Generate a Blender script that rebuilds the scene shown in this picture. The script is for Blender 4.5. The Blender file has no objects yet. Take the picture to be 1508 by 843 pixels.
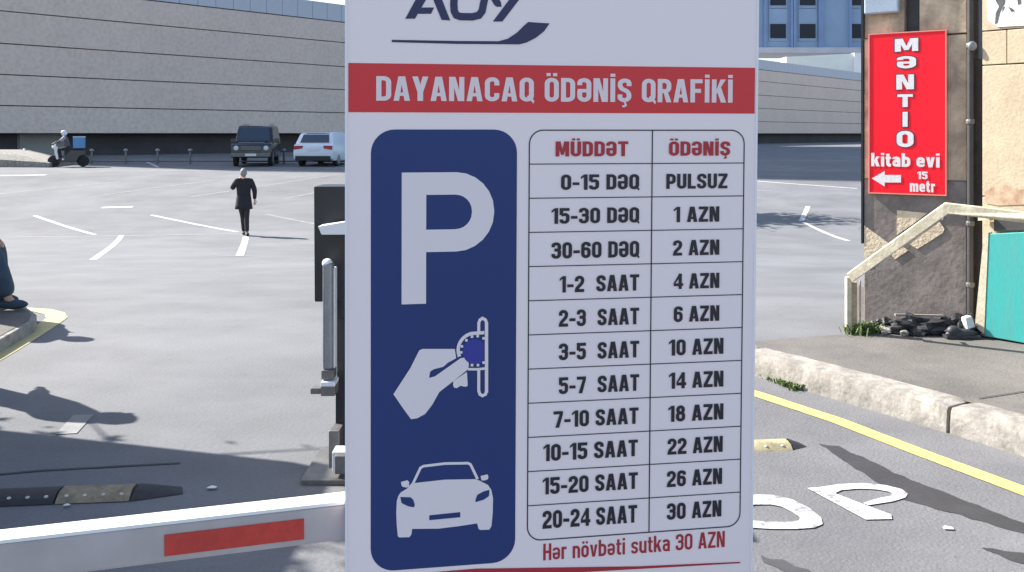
import bpy, bmesh, math, random
from mathutils import Vector, Matrix, noise
from mathutils.geometry import tessellate_polygon
random.seed(7)
sc = bpy.context.scene
COL = sc.collection
R = math.radians

# ------------------------------------------------------------ camera
F, CX, HY, EYE = 1400.0, 754.0, 197.0, 1.6       # focal length and horizon in photo pixels, eye height
cam = bpy.data.cameras.new('camera'); cam.sensor_width = 36; cam.lens = F/1508*36
cam.shift_y = -(421.5-HY)/1508; cam.clip_start = .05; cam.clip_end = 3000
co = bpy.data.objects.new('camera', cam); COL.objects.link(co)
co.location = (0, 0, EYE); co.rotation_euler = (R(90), 0, 0); sc.camera = co
# ------------------------------------------------------------ light
SUN_EL = R(39.5); SX, SY = -.891, .454
w = bpy.data.worlds.new('World'); sc.world = w; w.use_nodes = True
nt = w.node_tree; bg = nt.nodes['Background']; sky = nt.nodes.new('ShaderNodeTexSky')
sky.sky_type = 'NISHITA'; sky.sun_disc = False; sky.sun_elevation = SUN_EL
sky.sun_rotation = math.atan2(SX, SY); sky.air_density = 1.15; sky.dust_density = 1.6; sky.ozone_density = 1.4
nt.links.new(sky.outputs[0], bg.inputs[0]); bg.inputs[1].default_value = .105
sl = bpy.data.lights.new('sun', 'SUN'); sl.energy = 5.0; sl.angle = R(.5); sl.color = (1, .955, .89)
so = bpy.data.objects.new('sun', sl); COL.objects.link(so)
sd = Vector((SX*math.cos(SUN_EL), SY*math.cos(SUN_EL), math.sin(SUN_EL)))
so.rotation_euler = sd.to_track_quat('Z', 'Y').to_euler(); so.location = (-10, 8, 20)
sc.view_settings.view_transform = 'Standard'; sc.view_settings.look = 'None'
sc.view_settings.exposure = 1.33; sc.view_settings.gamma = 1

# ------------------------------------------------------------ materials
MATS = {}
def mat(name, col, rough=.8, var=0.0, scale=3.0, bump=0.0, bscale=60.0, metal=0.0, col2=None, detail=8, spec=.5, stretch=None, macro=False, ramp=(.36,.66)):
    if name in MATS: return MATS[name]
    m = bpy.data.materials.new(name); m.use_nodes = True; n = m.node_tree; b = n.nodes['Principled BSDF']
    b.inputs['Base Color'].default_value = (*col, 1); b.inputs['Roughness'].default_value = rough
    b.inputs['Metallic'].default_value = metal; b.inputs['Specular IOR Level'].default_value = spec
    tc = n.nodes.new('ShaderNodeTexCoord'); src = tc.outputs['Object']
    if stretch:
        mp = n.nodes.new('ShaderNodeMapping'); mp.inputs['Scale'].default_value = stretch
        n.links.new(src, mp.inputs[0]); src = mp.outputs[0]
    if var or col2:
        c2 = col2 or tuple(max(0, c*(1-var)) for c in col)
        t1 = n.nodes.new('ShaderNodeTexNoise'); t1.inputs['Scale'].default_value = scale
        t1.inputs['Detail'].default_value = detail; t1.inputs['Roughness'].default_value = .62
        n.links.new(src, t1.inputs[0])
        rp = n.nodes.new('ShaderNodeValToRGB'); rp.color_ramp.elements[0].position, rp.color_ramp.elements[1].position = ramp
        rp.color_ramp.elements[0].color = (*c2, 1); rp.color_ramp.elements[1].color = (*col, 1)
        n.links.new(t1.outputs['Fac'], rp.inputs[0])
        t2 = n.nodes.new('ShaderNodeTexNoise'); t2.inputs['Scale'].default_value = bscale*1.3; t2.inputs['Detail'].default_value = 3
        n.links.new(src, t2.inputs[0])
        mx = n.nodes.new('ShaderNodeMix'); mx.data_type = 'RGBA'; mx.blend_type = 'MULTIPLY'; mx.inputs[0].default_value = .5
        r2 = n.nodes.new('ShaderNodeValToRGB'); r2.color_ramp.elements[0].position = .3; r2.color_ramp.elements[1].position = .6
        r2.color_ramp.elements[0].color = (.72, .72, .72, 1); r2.color_ramp.elements[1].color = (1, 1, 1, 1)
        n.links.new(t2.outputs['Fac'], r2.inputs[0])
        n.links.new(rp.outputs[0], mx.inputs[6]); n.links.new(r2.outputs[0], mx.inputs[7]); n.links.new(mx.outputs[2], b.inputs['Base Color'])
        if macro:      # blotches, tyre streaks and small dark spots
            last = mx.outputs[2]
            for sc_, st, lo, p0, p1 in ((.9,(1,1,1),.84,.35,.6), (1.0,(.6,1.6,1),.93,.38,.56), (7,(1,1,1),.80,.60,.80), (.16,(1,1,1),.86,.4,.6)):
                q = n.nodes.new('ShaderNodeMapping'); q.inputs['Scale'].default_value = st; q.inputs['Rotation'].default_value = (0,0,.12)
                t4 = n.nodes.new('ShaderNodeTexNoise'); t4.inputs['Scale'].default_value = sc_; t4.inputs['Detail'].default_value = 7; t4.inputs['Roughness'].default_value = .6
                r4 = n.nodes.new('ShaderNodeValToRGB'); e = r4.color_ramp.elements; e[0].position = p0; e[1].position = p1
                hi, lw = (1,1,1,1), (lo,lo,lo,1)
                e[0].color, e[1].color = (hi, lw) if sc_ == 7 else (lw, hi)
                m4 = n.nodes.new('ShaderNodeMix'); m4.data_type = 'RGBA'; m4.blend_type = 'MULTIPLY'; m4.inputs[0].default_value = 1
                n.links.new(tc.outputs['Object'], q.inputs[0]); n.links.new(q.outputs[0], t4.inputs[0]); n.links.new(t4.outputs['Fac'], r4.inputs[0])
                n.links.new(last, m4.inputs[6]); n.links.new(r4.outputs[0], m4.inputs[7]); last = m4.outputs[2]
            n.links.new(last, b.inputs['Base Color'])
    if bump:
        t3 = n.nodes.new('ShaderNodeTexNoise'); t3.inputs['Scale'].default_value = bscale; t3.inputs['Detail'].default_value = 6
        n.links.new(src, t3.inputs[0]); bp = n.nodes.new('ShaderNodeBump'); bp.inputs['Strength'].default_value = bump
        bp.inputs['Distance'].default_value = .01; n.links.new(t3.outputs['Fac'], bp.inputs['Height']); n.links.new(bp.outputs[0], b.inputs['Normal'])
    MATS[name] = m; return m
M = {}
M['ground'] = mat('worn_asphalt', (.196, .199, .208), .9, scale=.35, col2=(.160, .164, .174), bump=.35, macro=True, bscale=45)
M['lane'] = mat('lane_asphalt', (.175, .175, .181), .88, scale=1.3, col2=(.135, .135, .143), bump=.5, macro=True, bscale=70)
M['walk'] = mat('pavement_asphalt', (.175, .162, .148), .92, scale=2.2, col2=(.122, .114, .106), bump=.6, macro=True, bscale=55)
M['wet'] = mat('damp_asphalt', (.045, .045, .048), .55, .25, 6, .3, 70)
M['seam'] = mat('tar_seam', (.06, .06, .065), .8, .2, 6)
M['kerb'] = mat('kerb_concrete', (.37, .345, .305), .9, scale=9, col2=(.19, .175, .155), bump=.5, bscale=40)
M['paint'] = mat('white_road_paint', (.54, .54, .53), .75, scale=16, col2=(.20, .20, .205), bump=.3, bscale=80, ramp=(.38,.50))
M['faint'] = mat('worn_road_paint', (.27, .268, .265), .85, scale=5, col2=(.2, .198, .195), bump=.3, bscale=60)
M['yellow'] = mat('yellow_road_paint', (.62, .50, .14), .75, scale=14, col2=(.34, .30, .18), bump=.3, bscale=80, ramp=(.34,.50))
M['oldyellow'] = mat('pale_yellow_paint', (.60, .50, .22), .75, scale=6, col2=(.48, .41, .22), bump=.3, bscale=80)
M['facade'] = mat('beige_concrete', (.83, .655, .555), .9, scale=.18, col2=(.77, .605, .515), bscale=3)
M['parapet'] = mat('pale_cladding', (.62, .62, .68), .7, .12, .3)
M['recess'] = mat('dark_plinth', (.09, .08, .09), .8, .25, .5)
M['joint'] = mat('joint_shadow_gap', (.24, .21, .20), .95)
M['bluewall'] = mat('blue_grey_render', (.33, .45, .62), .8, .10, .3)
M['bluepil'] = mat('blue_pilaster', (.25, .36, .58), .8, .10, .3)
M['glass'] = mat('dark_window_glass', (.02, .025, .04), .35, spec=.25)
M['paleroof'] = mat('pale_roof_sheet', (.75, .82, .80), .6, .08, .4)
M['white'] = mat('white_paint', (.8, .8, .8), .5)
M['board'] = mat('white_board_laminate', (.89, .77, .785), .28, spec=.45)
M['boardedge'] = mat('board_edge', (.82, .80, .84), .4)
M['bandred'] = mat('board_red_print', (.66, .035, .045), .3, spec=.4)
M['navy'] = mat('board_navy_print', (.010, .036, .16), .3, spec=.4)
M['coin'] = mat('coin_blue_print', (.03, .035, .30), .35)
M['print'] = mat('dark_ink', (.012, .012, .022), .4)
M['logo'] = mat('logo_navy_ink', (.018, .02, .085), .35)
M['redprint'] = mat('dark_red_ink', (.42, .018, .035), .4)
M['whiteprint'] = mat('white_ink', (.80, .71, .74), .35)
M['bandtext'] = mat('pink_white_ink', (.80, .68, .70), .35)
M['signred'] = mat('red_sign_vinyl', (.97, .012, .03), .35, spec=.3)
M['signframe'] = mat('red_sign_rim', (.85, .30, .24), .5)
M['signwhite'] = mat('sign_white_vinyl', (.88, .84, .84), .45, .06, 20)
M['signshade'] = mat('sign_letter_outline', (.16, .03, .07), .5)
M['boom'] = mat('boom_paint', (.52, .465, .47), .42, .12, 3, bscale=10, spec=.4)
M['boomtop'] = mat('boom_edge_trim', (.82, .82, .82), .3)
M['reflect'] = mat('red_reflective_tape', (.60, .05, .04), .3, .15, 14)
M['black'] = mat('black_powder_coat', (.018, .021, .027), .38, .2, 3)
M['rubber'] = mat('black_rubber', (.03, .03, .035), .7, .3, 20, .4, 60)
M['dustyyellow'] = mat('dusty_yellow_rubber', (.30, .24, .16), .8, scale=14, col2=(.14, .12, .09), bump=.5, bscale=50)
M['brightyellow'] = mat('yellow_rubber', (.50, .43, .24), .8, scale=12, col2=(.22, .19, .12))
M['stud'] = mat('bump_reflector', (.5, .5, .46), .3)
M['greymetal'] = mat('grey_metal', (.30, .31, .32), .4, .15, 8, metal=.3)
M['steel'] = mat('dull_steel', (.22, .21, .2), .5, .3, 12, metal=.5)
M['plaster'] = mat('stained_plaster', (.70, .545, .385), .92, scale=4, col2=(.32, .245, .18), bump=.35, bscale=25)
M['dado'] = mat('dirty_grey_render', (.30, .26, .235), .92, scale=5, col2=(.17, .145, .13), bump=.3, bscale=30)
M['sunpatch'] = mat('cream_sun_patch', (.82, .68, .49), .9, scale=9, col2=(.66, .52, .36), bump=.6, bscale=40)  # pale cream carries the sunlight painted on the sign wall
M['cream'] = mat('cream_stone', (.60, .50, .35), .9, scale=2.5, col2=(.47, .37, .25), bump=.25, bscale=45)
M['creamdark'] = mat('soiled_stone', (.34, .19, .11), .95, scale=8, col2=(.62, .48, .33))
M['railcream'] = mat('cream_rail_paint', (.66, .60, .45), .55, scale=10, col2=(.48, .42, .3), bump=.3, bscale=40)
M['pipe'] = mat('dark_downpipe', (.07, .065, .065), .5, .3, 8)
M['pilgrey'] = mat('grey_corner_render', (.27, .25, .25), .9, scale=4, col2=(.18, .17, .17), bump=.6)
M['teal'] = mat('teal_panel_paint', (.04, .385, .36), .45, scale=2.0, col2=(.08, .34, .32), stretch=(6, 6, .7), bscale=20)
M['acgrey'] = mat('blue_grey_box', (.42, .50, .60), .6, .1, 3)
M['poster'] = mat('poster_paper', (.86, .86, .85), .7, .05, 4)
M['posterink'] = mat('poster_ink', (.10, .10, .10), .7, .4, 14)
M['bark'] = mat('bark', (.10, .075, .055), .95, .4, 8, .8, 20)
M['leaf'] = mat('leaves', (.075, .12, .03), .7, .4, 2)
M['weed'] = mat('weed_green', (.13, .20, .05), .8, .5, 12)
M['skin'] = mat('skin', (.52, .32, .23), .6)
M['hair'] = mat('grey_hair', (.30, .29, .29), .7, .3, 40)
M['jacket'] = mat('black_coat_cloth', (.018, .018, .024), .85, .3, 8)
M['trouser'] = mat('dark_trouser_cloth', (.03, .028, .034), .85, .3, 8)
M['jeans'] = mat('blue_jeans', (.05, .085, .125), .9, .3, 10, .4, 150)
M['shoe'] = mat('dark_shoe', (.03, .025, .022), .6)
M['helmet'] = mat('white_helmet', (.7, .7, .72), .3)
M['ridercoat'] = mat('rider_coat', (.12, .12, .15), .8, .3, 12)
M['ridersleeve'] = mat('rider_pale_sleeve', (.32, .32, .35), .8)
M['bluebox'] = mat('blue_delivery_box', (.10, .27, .52), .5, .1, 5)
M['carwhite'] = mat('white_car_paint', (.66, .70, .76), .25, spec=.6)
M['carblack'] = mat('black_car_paint', (.02, .022, .03), .2, spec=.7)
M['carglass'] = mat('car_glass', (.03, .045, .07), .08, spec=.9)
M['taillight'] = mat('tail_lamp', (.35, .02, .02), .25)
M['headlight'] = mat('head_lamp', (.6, .65, .7), .15)
M['tyre'] = mat('tyre_rubber', (.02, .02, .02), .8)
M['rim'] = mat('alloy_rim', (.4, .4, .42), .3, metal=.7)
M['plate'] = mat('number_plate', (.7, .7, .7), .4)
M['bag'] = mat('black_bin_bag', (.045, .045, .05), .55, .3, 12, .8, 18)
M['card'] = mat('grey_board_scrap', (.30, .28, .24), .8, .3, 8)
M['paper'] = mat('white_litter', (.75, .74, .74), .7, .1, 10)
M['kiosk'] = mat('shade_kiosk_panel', (.5, .5, .52), .6, .1, 2)
M['shade_render'] = mat('shade_tower_render', (.4, .38, .37), .9, .1, .4)

# ------------------------------------------------------------ mesh builder
def wl(o):
    v = Vector(o.location)
    while o.parent: o = o.parent; v += o.location
    return v
class MB:
    def __init__(s): s.v = []; s.f = []; s.m = []; s.mi = 0
    def add(s, vs, fs):
        n = len(s.v); s.v += [Vector(v) for v in vs]; s.f += [tuple(i+n for i in f) for f in fs]; s.m += [s.mi]*len(fs); return s
    def box(s, c, size, ax=None, taper=1.0):
        c = Vector(c); X, Y, Z = ax or (Vector((1,0,0)), Vector((0,1,0)), Vector((0,0,1))); a, b, h = [q/2 for q in size]
        vs = []
        for k in (-1, 1):
            t = 1 if k < 0 else taper
            for i, j in ((-1,-1),(1,-1),(1,1),(-1,1)): vs.append(c+X*a*i*t+Y*b*j*t+Z*h*k)
        return s.add(vs, [(3,2,1,0),(4,5,6,7),(0,1,5,4),(1,2,6,5),(2,3,7,6),(3,0,4,7)])
    def prism(s, poly, d):            # polygon in 3D, extruded by vector d
        n = len(poly); d = Vector(d); P = [Vector(p) for p in poly]
        tr = [tuple(t) for t in tessellate_polygon([P])]
        return s.add(P+[p+d for p in P], tr+[tuple(i+n for i in t[::-1]) for t in tr]+[(i,(i+1)%n,(i+1)%n+n,i+n) for i in range(n)])
    def sheet(s, poly):
        P = [Vector(p) for p in poly]; tr = [tuple(t) for t in tessellate_polygon([P])]
        return s.add(P, tr)
    def tube(s, pts, rad, n=10, cap=True):
        pts = [Vector(p) for p in pts]; rad = rad if isinstance(rad, (list, tuple)) else [rad]*len(pts)
        vs = []; fs = []; ref = Vector((.13,.97,.2))
        for i, p in enumerate(pts):
            d = (pts[min(i+1,len(pts)-1)]-pts[max(i-1,0)]).normalized()
            a = d.cross(ref)
            if a.length < .1: a = d.cross(Vector((1,0,0)))
            a.normalize(); b = d.cross(a)
            for k in range(n): q = 2*math.pi*k/n; vs.append(p+(a*math.cos(q)+b*math.sin(q))*rad[i])
        for i in range(len(pts)-1):
            for k in range(n): fs.append((i*n+k, i*n+(k+1)%n, (i+1)*n+(k+1)%n, (i+1)*n+k))
        if cap: fs += [tuple(range(n))[::-1], tuple(range((len(pts)-1)*n, len(pts)*n))]
        return s.add(vs, fs)
    def lathe(s, c, prof, n=16, axis='Z', rot=None):
        vs = []; fs = []; c = Vector(c)
        for r, z in prof:
            for k in range(n):
                q = 2*math.pi*k/n; p = Vector((r*math.cos(q), r*math.sin(q), z))
                if axis == 'X': p = Vector((p.z, p.x, p.y))
                if axis == 'Y': p = Vector((p.x, p.z, p.y))
                if rot: p = rot @ p
                vs.append(c+p)
        m = len(prof)
        for i in range(m-1):
            for k in range(n): fs.append((i*n+k, i*n+(k+1)%n, (i+1)*n+(k+1)%n, (i+1)*n+k))
        fs += [tuple(range(n))[::-1], tuple(range((m-1)*n, m*n))]
        return s.add(vs, fs)
    def ball(s, c, r, n=12, m=8, rot=None, nz=0, seed=0):
        c = Vector(c); r = (r,r,r) if isinstance(r,(int,float)) else r; vs = []; fs = []
        for i in range(m+1):
            for k in range(n):
                th = math.pi*i/m; q = 2*math.pi*k/n
                p = Vector((math.sin(th)*math.cos(q), math.sin(th)*math.sin(q), math.cos(th)))
                if nz: p *= 1+nz*noise.noise(p*2.3+Vector((seed,seed*2,0)))
                p = Vector((p.x*r[0], p.y*r[1], p.z*r[2]))
                if rot: p = rot @ p
                vs.append(c+p)
        for i in range(m):
            for k in range(n): fs.append((i*n+k, (i+1)*n+k, (i+1)*n+(k+1)%n, i*n+(k+1)%n))
        return s.add(vs, fs)
    def build(s, name, m, parent=None, base=None, smooth=False, bevel=0, local=False, kind=None):
        me = bpy.data.meshes.new(name); off = Vector((0,0,0))
        if parent is not None and not local: off = wl(parent)
        elif base is not None: off = Vector(base)
        me.from_pydata([v-off for v in s.v], [], s.f)
        for q in (m if isinstance(m, (list, tuple)) else [m]): me.materials.append(M[q])
        if len(me.materials) > 1: me.polygons.foreach_set('material_index', s.m)
        b = bmesh.new(); b.from_mesh(me)
        bmesh.ops.remove_doubles(b, verts=b.verts, dist=1e-6)
        bmesh.ops.recalc_face_normals(b, faces=b.faces)
        if bevel:
            es = [e for e in b.edges if len(e.link_faces) == 2 and e.calc_face_angle(0) > .5]
            bmesh.ops.bevel(b, geom=es, offset=bevel, segments=2, affect='EDGES', profile=.5, clamp_overlap=True)
        b.to_mesh(me); b.free()
        if smooth:
            me.polygons.foreach_set('use_smooth', [True]*len(me.polygons))
            if smooth != 'all':
                try: me.set_sharp_from_angle(angle=R(40))
                except Exception: pass
        o = bpy.data.objects.new(name, me); COL.objects.link(o)
        if parent is not None: o.parent = parent
        elif base is not None: o.location = off
        if kind: o['kind'] = kind
        return o
def thing(name, label, cat, loc, group=None, kind=None):
    o = bpy.data.objects.new(name, None); o.empty_display_size = .1; COL.objects.link(o); o.location = loc
    if kind: o['kind'] = kind
    else:
        o['label'] = label; o['category'] = cat
        if group: o['group'] = group
    return o
def tag(o, label, cat, group=None):
    o['label'] = label; o['category'] = cat
    if group: o['group'] = group
    return o
def share(src, parent, loc=(0,0,0), rot=None, name=None):
    c = src.copy(); COL.objects.link(c); c.parent = parent; c.location = loc
    if rot: c.rotation_euler = rot
    if name: c.name = name
    return c
def copy_tree(o, parent=None):
    c = o.copy(); COL.objects.link(c); c.parent = parent
    for ch in list(o.children): copy_tree(ch, c)
    return c

# ------------------------------------------------------------ terrain (the car park dips, then rises to the long building)
KN = [(-60,0),(7.5,0),(12,-.27),(18,-.72),(24.5,-1.03),(30,-.86),(36,-.38),(42,.0),(50,.1),(400,.1)]
def tz(y):
    if y <= KN[0][0]: return KN[0][1]
    if y >= KN[-1][0]: return KN[-1][1]
    for i in range(len(KN)-1):
        if KN[i][0] <= y <= KN[i+1][0]: break
    def sl(i):
        if i <= 0 or i >= len(KN)-1: return 0
        a = (KN[i][1]-KN[i-1][1])/(KN[i][0]-KN[i-1][0]); b = (KN[i+1][1]-KN[i][1])/(KN[i+1][0]-KN[i][0])
        return 0 if a*b <= 0 else 2*a*b/(a+b)
    (x0,y0),(x1,y1) = KN[i],KN[i+1]; h = x1-x0; t = (y-x0)/h; m0, m1 = sl(i)*h, sl(i+1)*h
    return (2*t**3-3*t*t+1)*y0+(t**3-2*t*t+t)*m0+(-2*t**3+3*t*t)*y1+(t**3-t*t)*m1
def gp(px, py, dz=0.0):            # point of the terrain seen at a photo pixel
    k = (py-HY)/F; a, b = .5, 400.
    for _ in range(60):
        m = (a+b)/2
        if EYE-k*m > tz(m)+dz: a = m
        else: b = m
    return Vector(((px-CX)/F*a, a, EYE-k*a))
def fp(px, py, z):                 # point at height z
    Y = (EYE-z)*F/(py-HY); return Vector(((px-CX)/F*Y, Y, z))
def at(px, py, Y): return Vector(((px-CX)/F*Y, Y, EYE-(py-HY)/F*Y))

ys = [-40,-10,-4,0]+[i*.6 for i in range(1,90)]+[60,70,85,100,130,180,260,400,700,1500]
xs = [-1200,-500,-200,-100]+[i*5 for i in range(-12,13)]+[100,200,500,1200]
g = MB(); nx = len(xs)
g.add([(x,y,tz(y)) for y in ys for x in xs], [(j*nx+i, j*nx+i+1, (j+1)*nx+i+1, (j+1)*nx+i) for j in range(len(ys)-1) for i in range(nx-1)])
ground = g.build('ground', 'ground', smooth='all', kind='structure')

def strip(pts, w, dz, name, m, parent=ground, jag=0):
    """flat ribbon on the terrain through world points"""
    P = []
    for i in range(len(pts)-1):
        a, b = Vector(pts[i]), Vector(pts[i+1]); n = max(1, int((b-a).length/.4))
        P += [a.lerp(b, k/n) for k in range(n)]
    P.append(Vector(pts[-1])); L, Rr = [], []
    for i, p in enumerate(P):
        d = P[min(i+1,len(P)-1)]-P[max(i-1,0)]; d.z = 0; d.normalize(); n = Vector((-d.y,d.x,0))
        j1 = 1+jag*noise.noise(p*3); j2 = 1+jag*noise.noise(p*3+Vector((9,4,0)))
        for arr, s_ in ((L, j1), (Rr, -j2)):
            q = p+n*w/2*s_; q.z = tz(q.y)+dz; arr.append(q)
    b = MB(); n = len(P); b.add(L+Rr, [(i,i+1,n+i+1,n+i) for i in range(n-1)])
    return b.build(name, m, parent)
# entry lane: its own darker sheet
lane = MB(); LP = [(-.35,-6),(-.35,5.4),(-.25,6.3),(.2,7.0),(1.0,7.2),(1.5,6.6),(2.0,6.2),(5,3),(6,0),(6,-6)]
lane.sheet([(x,y,.004) for x,y in LP]); lane.build('entry_lane', 'lane', kind='structure')

# ------------------------------------------------------------ road markings
for a, b, wd, mm in [((51,318),(140,346),.13,'paint'), ((179,347),(137,383),.13,'paint'), ((223,317),(350,342),.13,'paint'),
    ((362,349),(353,377),.15,'paint'), ((0,350),(350,345),.16,'faint'), ((150,306),(196,305),.3,'paint'), ((130,291),(321,265),.14,'faint'),
    ((0,286),(176,268),.14,'faint'), ((281,290),(338,282),.14,'faint'), ((375,276),(500,257),.14,'faint'), ((419,293),(480,281),.14,'faint'),
    ((392,316),(480,333),.13,'faint'), ((0,259),(68,258),.3,'paint'), ((200,251.5),(520,251.5),.35,'faint'), ((210,237),(233,247),.15,'paint'),
    ((332,377.5),(373,377.5),.1,'faint'), ((1190,304),(1180,326),.15,'paint'), ((1184,328),(1249,355),.13,'paint'),
    ((1113,267),(1262,278),.14,'paint'), ((1113,281),(1137,281),.2,'faint'), ((0,246),(120,245),.25,'faint')]:
    strip([gp(*a), gp(*b)], wd, .004, 'parking_line', mm)
strip([gp(124,612), gp(98,640)], .10, .004, 'parking_line', 'faint', jag=.5)
strip([gp(-40,703), gp(60,694), gp(150,689), gp(265,683)], .018, .004, 'tar_seam', 'seam', jag=.6)
rc_ = random.Random(11)
for (x,y,n_,dx,dy) in ():
    P = []
    for k in range(n_): P.append(gp(x+dx*k+rc_.uniform(-6,6), y+dy*k+rc_.uniform(-2.5,2.5)))
    strip(P, .012, .004, 'crack', 'seam', jag=.9)
# yellow edge line of the lane
yl = [Vector((.55,7.0,0)), Vector((1.05,6.45,0)), Vector((1.49,5.83,0)), Vector((1.80,5.29,0)), Vector((2.05,4.73,0)), Vector((2.29,4.22,0)), Vector((2.9,2.9,0)), Vector((4,.6,0))]
strip(yl, .105, .008, 'yellow_line', 'yellow', jag=.06)
# stains
def stain(pix, name, m='wet', dz=.006):
    b = MB(); P = [fp(x, y, dz) for x, y in pix]; Q = []
    for i in range(len(P)):
        a, c = P[i], P[(i+1)%len(P)]
        for k in range(6):
            p = a.lerp(c, k/6); j = .012*noise.noise(p*14); Q.append(p+Vector((j, j*2, 0)))
    b.sheet(Q); return b.build(name, m, ground)
stain([(1205,652),(1235,658),(1290,683),(1330,702),(1400,728),(1450,748),(1508,772),(1560,790),(1560,812),(1508,786),(1440,768),(1390,752),(1330,736),(1295,712),(1260,690),(1225,667)], 'damp_stain')
stain([(1445,806),(1470,808),(1530,818),(1530,836),(1490,826),(1460,815)], 'damp_stain')
stain([(1120,818),(1150,825),(1190,840),(1215,856),(1195,862),(1160,843),(1125,827)], 'damp_stain', 'seam')
# STOP letters seen beside the board: O and P
def cpx(x, y): return fp(1100+x/2.458, 500+y/2.458, .009)
b = MB(); outer = [(-70,640),(-60,600),(-20,570),(30,562),(100,563),(165,580),(225,610),(268,645),(274,668),(245,681),(180,686),(100,686),(20,682),(-40,668)]
inner = [(-28,640),(-22,618),(0,604),(30,598),(85,597),(125,605),(165,625),(192,645),(190,655),(165,660),(130,661),(80,660),(20,656),(-10,650)]
n = len(outer); b.add([cpx(*p) for p in outer]+[cpx(*p) for p in inner], [(i,(i+1)%n,(i+1)%n+n,i+n) for i in range(n)]); b.build('road_letter', 'paint', ground)
b = MB(); b.sheet([cpx(*p) for p in [(218,538),(262,535),(420,596),(522,634),(526,650),(430,652)]])
o1 = [(262,535),(330,524),(420,520),(500,527),(560,542),(582,558),(574,572),(530,586),(440,600)]
i1 = [(318,556),(345,545),(410,540),(470,543),(515,551),(528,560),(512,568),(470,576),(420,592)]
n = len(o1); b.add([cpx(*p) for p in o1]+[cpx(*p) for p in i1], [(i,i+1,i+1+n,i+n) for i in range(n-1)]); b.build('road_letter', 'paint', ground)

# ------------------------------------------------------------ kerb, pavement
KB = [Vector(p) for p in [(.1,7.75,0),(.9,7.35,0),(1.25,6.9,0),(1.52,6.36,0),(1.79,5.94,0),(2.0,5.6,0),(2.17,5.32,0),(2.32,5.06,0),(2.53,4.69,0),(2.93,3.98,0),(3.33,3.27,0),(3.73,2.56,0),(4.2,1.7,0),(4.7,.8,0)]]
kerb = thing('kerb', '', '', (2.3,5,0), kind='structure')
def off(pts, i, d):
    t = (pts[min(i+1,len(pts)-1)]-pts[max(i-1,0)]).normalized(); return pts[i]+Vector((-t.y,t.x,0))*d
KBACK = []
def kstone(P):
    b = MB(); Q = []
    for i in range(len(P)-1):
        n = max(2, int((P[i+1]-P[i]).length/.06)); Q += [P[i].lerp(P[i+1], k/n) for k in range(n)]
    Q.append(P[-1]); L = (Q[-1]-Q[0]).length
    # butt ends: leave a joint
    prof = [(0,-.05),(.0,.06),(.004,.135),(.018,.153),(.10,.158),(.185,.156),(.19,-.05)]
    m = len(prof); vs = []
    for i, p in enumerate(Q):
        t = (Q[min(i+1,len(Q)-1)]-Q[max(i-1,0)]).normalized(); nn = Vector((-t.y,t.x,0)); e = .011 if i == 0 else (-.011 if i == len(Q)-1 else 0)
        end = .014 if i in (0, len(Q)-1) else 0
        for k, (dx, z) in enumerate(prof):
            q = p+t*e+nn*dx*1.0; q.z = z-(end if z > .1 else 0)
            j = .006*noise.noise(Vector((q.x,q.y,z))*9)+.004*noise.noise(Vector((q.x,q.y,z))*31)
            if z > 0: q += -nn*abs(j)*(-1 if k > 3 else -1)+Vector((0,0,j*.5))
            vs.append(q)
    fs = [(i*m+k,i*m+k+1,(i+1)*m+k+1,(i+1)*m+k) for i in range(len(Q)-1) for k in range(m-1)]
    fs += [tuple(range(m)), tuple(range((len(Q)-1)*m, len(Q)*m))]
    b.add(vs, fs); b.build('kerb_stone', 'kerb', kerb, smooth=True)
# orientation: pavement lies to the left of the travel direction reversed, so run the path backwards
def kern(i0, i1): kstone([KB[i] for i in range(i1, i0-1, -1)])
# path runs from far to near; pavement is on the +x side => reverse to have it on the left... check by sign
def kern(i0, i1):
    kstone([KB[i] for i in range(i0, i1+1)])
kern(0,1); kern(1,3); kern(3,7); kern(7,9); kern(9,10); kern(10,11); kern(11,12); kern(12,13)
pv = MB(); back = [off(KB, i, .17) for i in range(3, len(KB))]
PP = [(p.x,p.y,.148) for p in back]+[(9,.8,.148),(9,9,.148),(3.2,9.0,.148),(2.46,6.9,.148),(1.62,6.62,.148)]
pv.sheet(PP); n = len(PP); pv.add([PP[-1],PP[-2],PP[-3],(PP[-3][0],PP[-3][1],-.3),(PP[-2][0],PP[-2][1],-.3),(PP[-1][0],PP[-1][1],-.3)], [(0,1,4,5),(1,2,3,4)])
pv.build('pavement', 'walk', kind='structure')
strip([Vector((2.55,5.2,0)),Vector((2.9,5.35,0)),Vector((3.3,5.32,0))], .012, .153, 'crack', 'seam', jag=.9)
# ------------------------------------------------------------ island at the left
isl = MB(); I = [(-60,428),(0,438),(36,450),(54,463),(50,472),(0,500),(-60,533),(-200,600),(-400,560),(-300,430)]
IP = [fp(x,y,.10) for x,y in I]; isl.prism(IP, (0,0,-.2)); island = isl.build('traffic_island', 'kerb', kind='structure', bevel=.012)
itop = MB(); c0 = sum(IP, Vector())/len(IP); itop.sheet([p.lerp(c0,.06)+Vector((0,0,.004)) for p in IP]); itop.build('island_paving', 'walk', island)
strip([fp(x,y,0) for x,y in [(30,449),(62,452),(80,458),(84,466),(70,478),(40,498),(0,522),(-60,556),(-150,600)]], .17, .004, 'yellow_line', 'oldyellow', jag=.1)

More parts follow.
